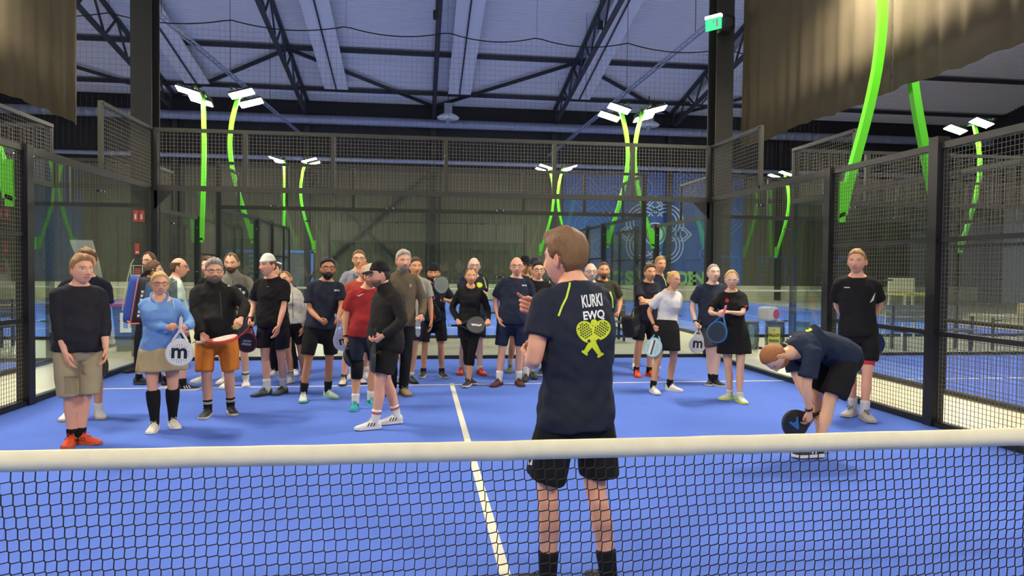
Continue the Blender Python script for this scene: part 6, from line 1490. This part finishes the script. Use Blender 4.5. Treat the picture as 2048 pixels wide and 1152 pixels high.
# round waste bins outside the right glass
def drum(x, y, label, lab, txt=None):
    r = empty('ball_bin', (x, y, 0), label=label, cat='bin', group='dark drum bins outside the right glass')
    MB().tube([(0,0,0.0),(0,0,0.16),(0,0,0.18),(0,0,0.34),(0,0,0.36),(0,0,0.56)], [0.19,0.195,0.205,0.195,0.205,0.19], 26, cap=0).obj('drum', mat('drum_dark', srgb(46, 48, 46), rough=0.45), r, smooth=True)
    MB().tube([(0,0,0.56),(0,0,0.585)], [0.205,0.20], 26, cap=0).obj('rim', mat('drum_rim', srgb(86, 82, 66), rough=0.5), r, smooth=True)
    if lab:
        b = MB(); V = []; F = []; n = 14
        for i in range(n):
            a = -PI/2-0.55+(-0.62+1.24*i/(n-1)); V += [(0.207*math.cos(a), 0.207*math.sin(a), 0.10), (0.207*math.cos(a), 0.207*math.sin(a), 0.47)]
        for i in range(n-1): F.append((2*i, 2*i+2, 2*i+3, 2*i+1))
        lo = b.add(V, F).obj('sticker', pm(lab, 0.5), r)
        if txt:
            for st_, sz, zz, col in ((txt, 0.078, 0.30, (40, 44, 40)), ('1.3', 0.05, 0.41, (60, 70, 40))):
                P, FF = text_polys(st_, sz, 0.04, 0.82); P, FF = subdivide(P, FF, 0.03)
                V = [(0.210*math.cos(-PI/2-0.55+p[0]/0.2), 0.210*math.sin(-PI/2-0.55+p[0]/0.2), zz+p[1]) for p in P]; MB().add(V, FF).obj('sticker_print', pm(col, 0.6), lo)
            b = MB(); V = []; F = []
            for i in range(n):
                a = -PI/2-0.55+(-0.5+1.0*i/(n-1)); V += [(0.2095*math.cos(a), 0.2095*math.sin(a), 0.15), (0.2095*math.cos(a), 0.2095*math.sin(a), 0.21)]
            for i in range(n-1): F.append((2*i, 2*i+2, 2*i+3, 2*i+1))
            b.add(V, F).obj('sticker_print', pm((58, 90, 66), 0.6), lo)
drum(6.55, 11.45, 'dark drum bin with faded teal sticker, left of the yellow sticker', (70, 110, 108))
drum(7.10, 11.40, 'dark drum bin with yellow PALLOT sticker outside the right glass', (222, 214, 70), 'PALLOT')
drum(7.66, 11.35, 'dark drum bin with teal sticker right of the yellow sticker', (84, 150, 140))
r = empty('foam_cube', (6.95, 11.42, 0.585), rotz=0.5, label='white and red cube lying on the drum bins', cat='cube')
b = MB(); box_round(b, (-0.16, -0.16, 0.004), (0.16, 0.16, 0.31)); b.obj('cube_body', pm((222, 216, 208), 0.7), r, smooth=True)
MB().tube([(0.06, -0.172, 0.16), (0.06, -0.150, 0.16)], [0.10, 0.10], 22, cap=0).obj('red_spot', pm((206, 48, 44), 0.6), r)
# benches and tables in the corridors
def bench(x, y, w, label, rz=0, c=(96, 98, 96), back=True):
    r = empty('bench', (x, y, 0), rotz=rz, label=label, cat='bench', group='grey benches beside the courts')
    b = MB()
    for i in range(3): b.box((-w/2, -0.22+i*0.15, 0.43), (w/2, -0.10+i*0.15, 0.46))
    b.obj('seat', pm(c, 0.6), r)
    if back:
        b = MB()
        for i in range(3): b.box((-w/2, 0.22, 0.58+i*0.13), (w/2, 0.25, 0.69+i*0.13))
        b.obj('backrest', pm(c, 0.6), r)
    for sx in (-1, 1):
        b = MB(); b.bar((sx*(w/2-0.15), -0.18, 0), (sx*(w/2-0.15), -0.16, 0.43), 0.05); b.bar((sx*(w/2-0.15), 0.25, 0), (sx*(w/2-0.15), 0.235, 0.95 if back else 0.43), 0.05); b.bar((sx*(w/2-0.15), -0.2, 0.41), (sx*(w/2-0.15), 0.25, 0.41), 0.05); b.obj('leg_frame', M_STEEL, r)
def table(x, y, w, d, h, label, rz=0, top=(70, 68, 64)):
    r = empty('table', (x, y, 0), rotz=rz, label=label, cat='table', group='tables beside the courts')
    MB().box((-w/2, -d/2, h-0.04), (w/2, d/2, h)).obj('table_top', pm(top, 0.5), r)
    for sx in (-1, 1):
        for sy in (-1, 1): MB().bar((sx*(w/2-0.06), sy*(d/2-0.06), 0), (sx*(w/2-0.06), sy*(d/2-0.06), h-0.04), 0.045).obj('leg', M_STEEL, r)
bench(-1.2, 13.3, 1.8, 'grey bench behind the back glass, left of the table')
table(1.3, 12.6, 1.5, 0.6, 0.72, 'dark table behind the back glass near the middle')
bench(3.6, 13.2, 1.6, 'grey bench behind the back glass at the right')
bench(10.4, 10.9, 1.8, 'grey bench behind the right mesh in the corridor', c=(110, 112, 112))
table(12.6, 11.1, 1.8, 0.7, 0.74, 'long pale table in the right corridor beyond the mesh', top=(196, 190, 160))
bench(14.6, 10.9, 1.8, 'grey bench at the far right of the corridor', c=(90, 92, 92), back=False)
r = empty('umpire_chair', (11.4, 13.0, 0), label='yellow and white high chair in the right corridor', cat='chair')
MB().box((-0.35, -0.3, 1.10), (0.35, 0.3, 1.16)).obj('seat', pm((222, 210, 110), 0.6), r)
MB().bar((-0.34, 0.28, 1.35), (0.34, 0.28, 1.35), 0.06, 0.34).obj('backrest', pm((224, 220, 190), 0.6), r)
for sx in (-1, 1):
    for sy in (-1, 1): MB().bar((sx*0.42, sy*0.36, 0), (sx*0.30, sy*0.27, 1.10), 0.04).obj('leg', pm((222, 220, 206), 0.5), r)
b = MB()
for z in (0.3, 0.6, 0.85): b.bar((-0.40+z*0.09, -0.36+z*0.07, z), (0.40-z*0.09, -0.36+z*0.07, z), 0.035)
b.obj('step', pm((222, 220, 206), 0.5), r)
r = empty('carton', (12.9, 11.1, 0.74), label='beige carton with a red tin beside it on the pale table', cat='box')
b = MB(); box_round(b, (-0.2, -0.15, 0.0), (0.1, 0.15, 0.26)); b.obj('carton_body', pm((200, 184, 140), 0.7), r, smooth=True)
r = empty('red_tin', (13.15, 11.0, 0.74), label='red tin on the pale table in the right corridor', cat='tin')
MB().tube([(0,0,0.0),(0,0,0.24)], [0.07,0.07], 18, cap=0).obj('tin_body', pm((200, 46, 50), 0.4), r, smooth=True)
r = empty('equipment_box', (14.9, 10.6, 0.46), label='large pale box lying on the far right bench', cat='box')
b = MB(); box_round(b, (-0.5, -0.25, 0.0), (0.5, 0.25, 0.42)); b.obj('box_body', pm((214, 204, 168), 0.7), r, smooth=True)
table(-7.55, 8.9, 0.75, 0.75, 1.02, 'tall dark bar table behind the left mesh', top=(52, 50, 48))
bench(-9.4, 12.4, 1.8, 'grey bench outside the far left glass')
# blue door frame portals beyond the next court
for x, lb in ((-9.7, 'blue framed doorway in the far wall, left one'), (-6.9, 'blue framed doorway in the far wall beside the next court'), (24.2, 'blue framed doorway in the far wall at the right')):
    r = empty('doorway_portal', (x, YW-0.10, 0.0), label=lb, cat='doorway')
    b = MB(); b.box((-0.85, -0.05, -0.012), (-0.72, 0.05, 2.5)); b.box((0.72, -0.05, -0.012), (0.85, 0.05, 2.5)); b.box((-0.85, -0.05, 2.40), (0.85, 0.05, 2.55)); b.obj('frame', mat('portal_blue', srgb(84, 124, 190), rough=0.5), r)
    MB().box((-0.72, 0.0, -0.012), (0.72, 0.03, 2.4)).obj('door_leaf', mat('portal_grey', srgb(86, 90, 88), rough=0.5), r)
    b = MB()
    for z in np.linspace(0.3, 2.2, 8): b.box((0.35, -0.02, z), (0.65, 0.0, z+0.08))
    b.obj('louvre', mat('portal_lou', srgb(130, 140, 150), rough=0.5), r)

# cable trays under the roof and small black boxes on the trusses
for x, z0, z1, lb in ((-6.4, 7.3, 8.4, 'grey cable tray running back under the roof at the left'), (6.45, 7.6, 7.8, 'grey cable tray running back under the roof at the right')):
    r = empty('cable_tray', (x, 12.5, z0), label=lb, cat='cable tray')
    L = 22.5; b = MB()
    for sx in (-0.07, 0.07): b.bar((sx, 0, 0), (sx, L, z1-z0), 0.02, 0.06)
    for t in np.arange(0.2, L, 0.4): b.bar((-0.07, t, (z1-z0)*t/L), (0.07, t, (z1-z0)*t/L), 0.02)
    b.obj('tray', M_DUCT, r)
    for t in (2.0, 8.0, 14.0, 20.0): MB().bar((0, t, (z1-z0)*t/L), (0, t, roof_z(12.5+t)-z0-0.05), 0.014).obj('hanger', M_TRUSS, r)
for u, v, x, lb in ((523, 12, -6.37, 'small black box on the truss left of the middle'), (872, 30, 0.25, 'small black box on the middle truss'), (1200, 50, 6.87, 'small black box on the truss right of the middle')):
    p = on_plane(u, v, 0, x-0.16); r = empty('roof_speaker', tuple(p), label=lb, cat='speaker', group='small black boxes on the roof trusses')
    b = MB(); box_round(b, (-0.11, -0.13, -0.16), (0.11, 0.13, 0.16)); b.obj('cabinet', mat('plastic_black', srgb(30, 30, 30)), r, smooth=True)
    MB().bar((0, 0, 0.15), (0, 0, roof_z(p[1])-p[2]-0.05), 0.03).obj('hanger', M_TRUSS, r)
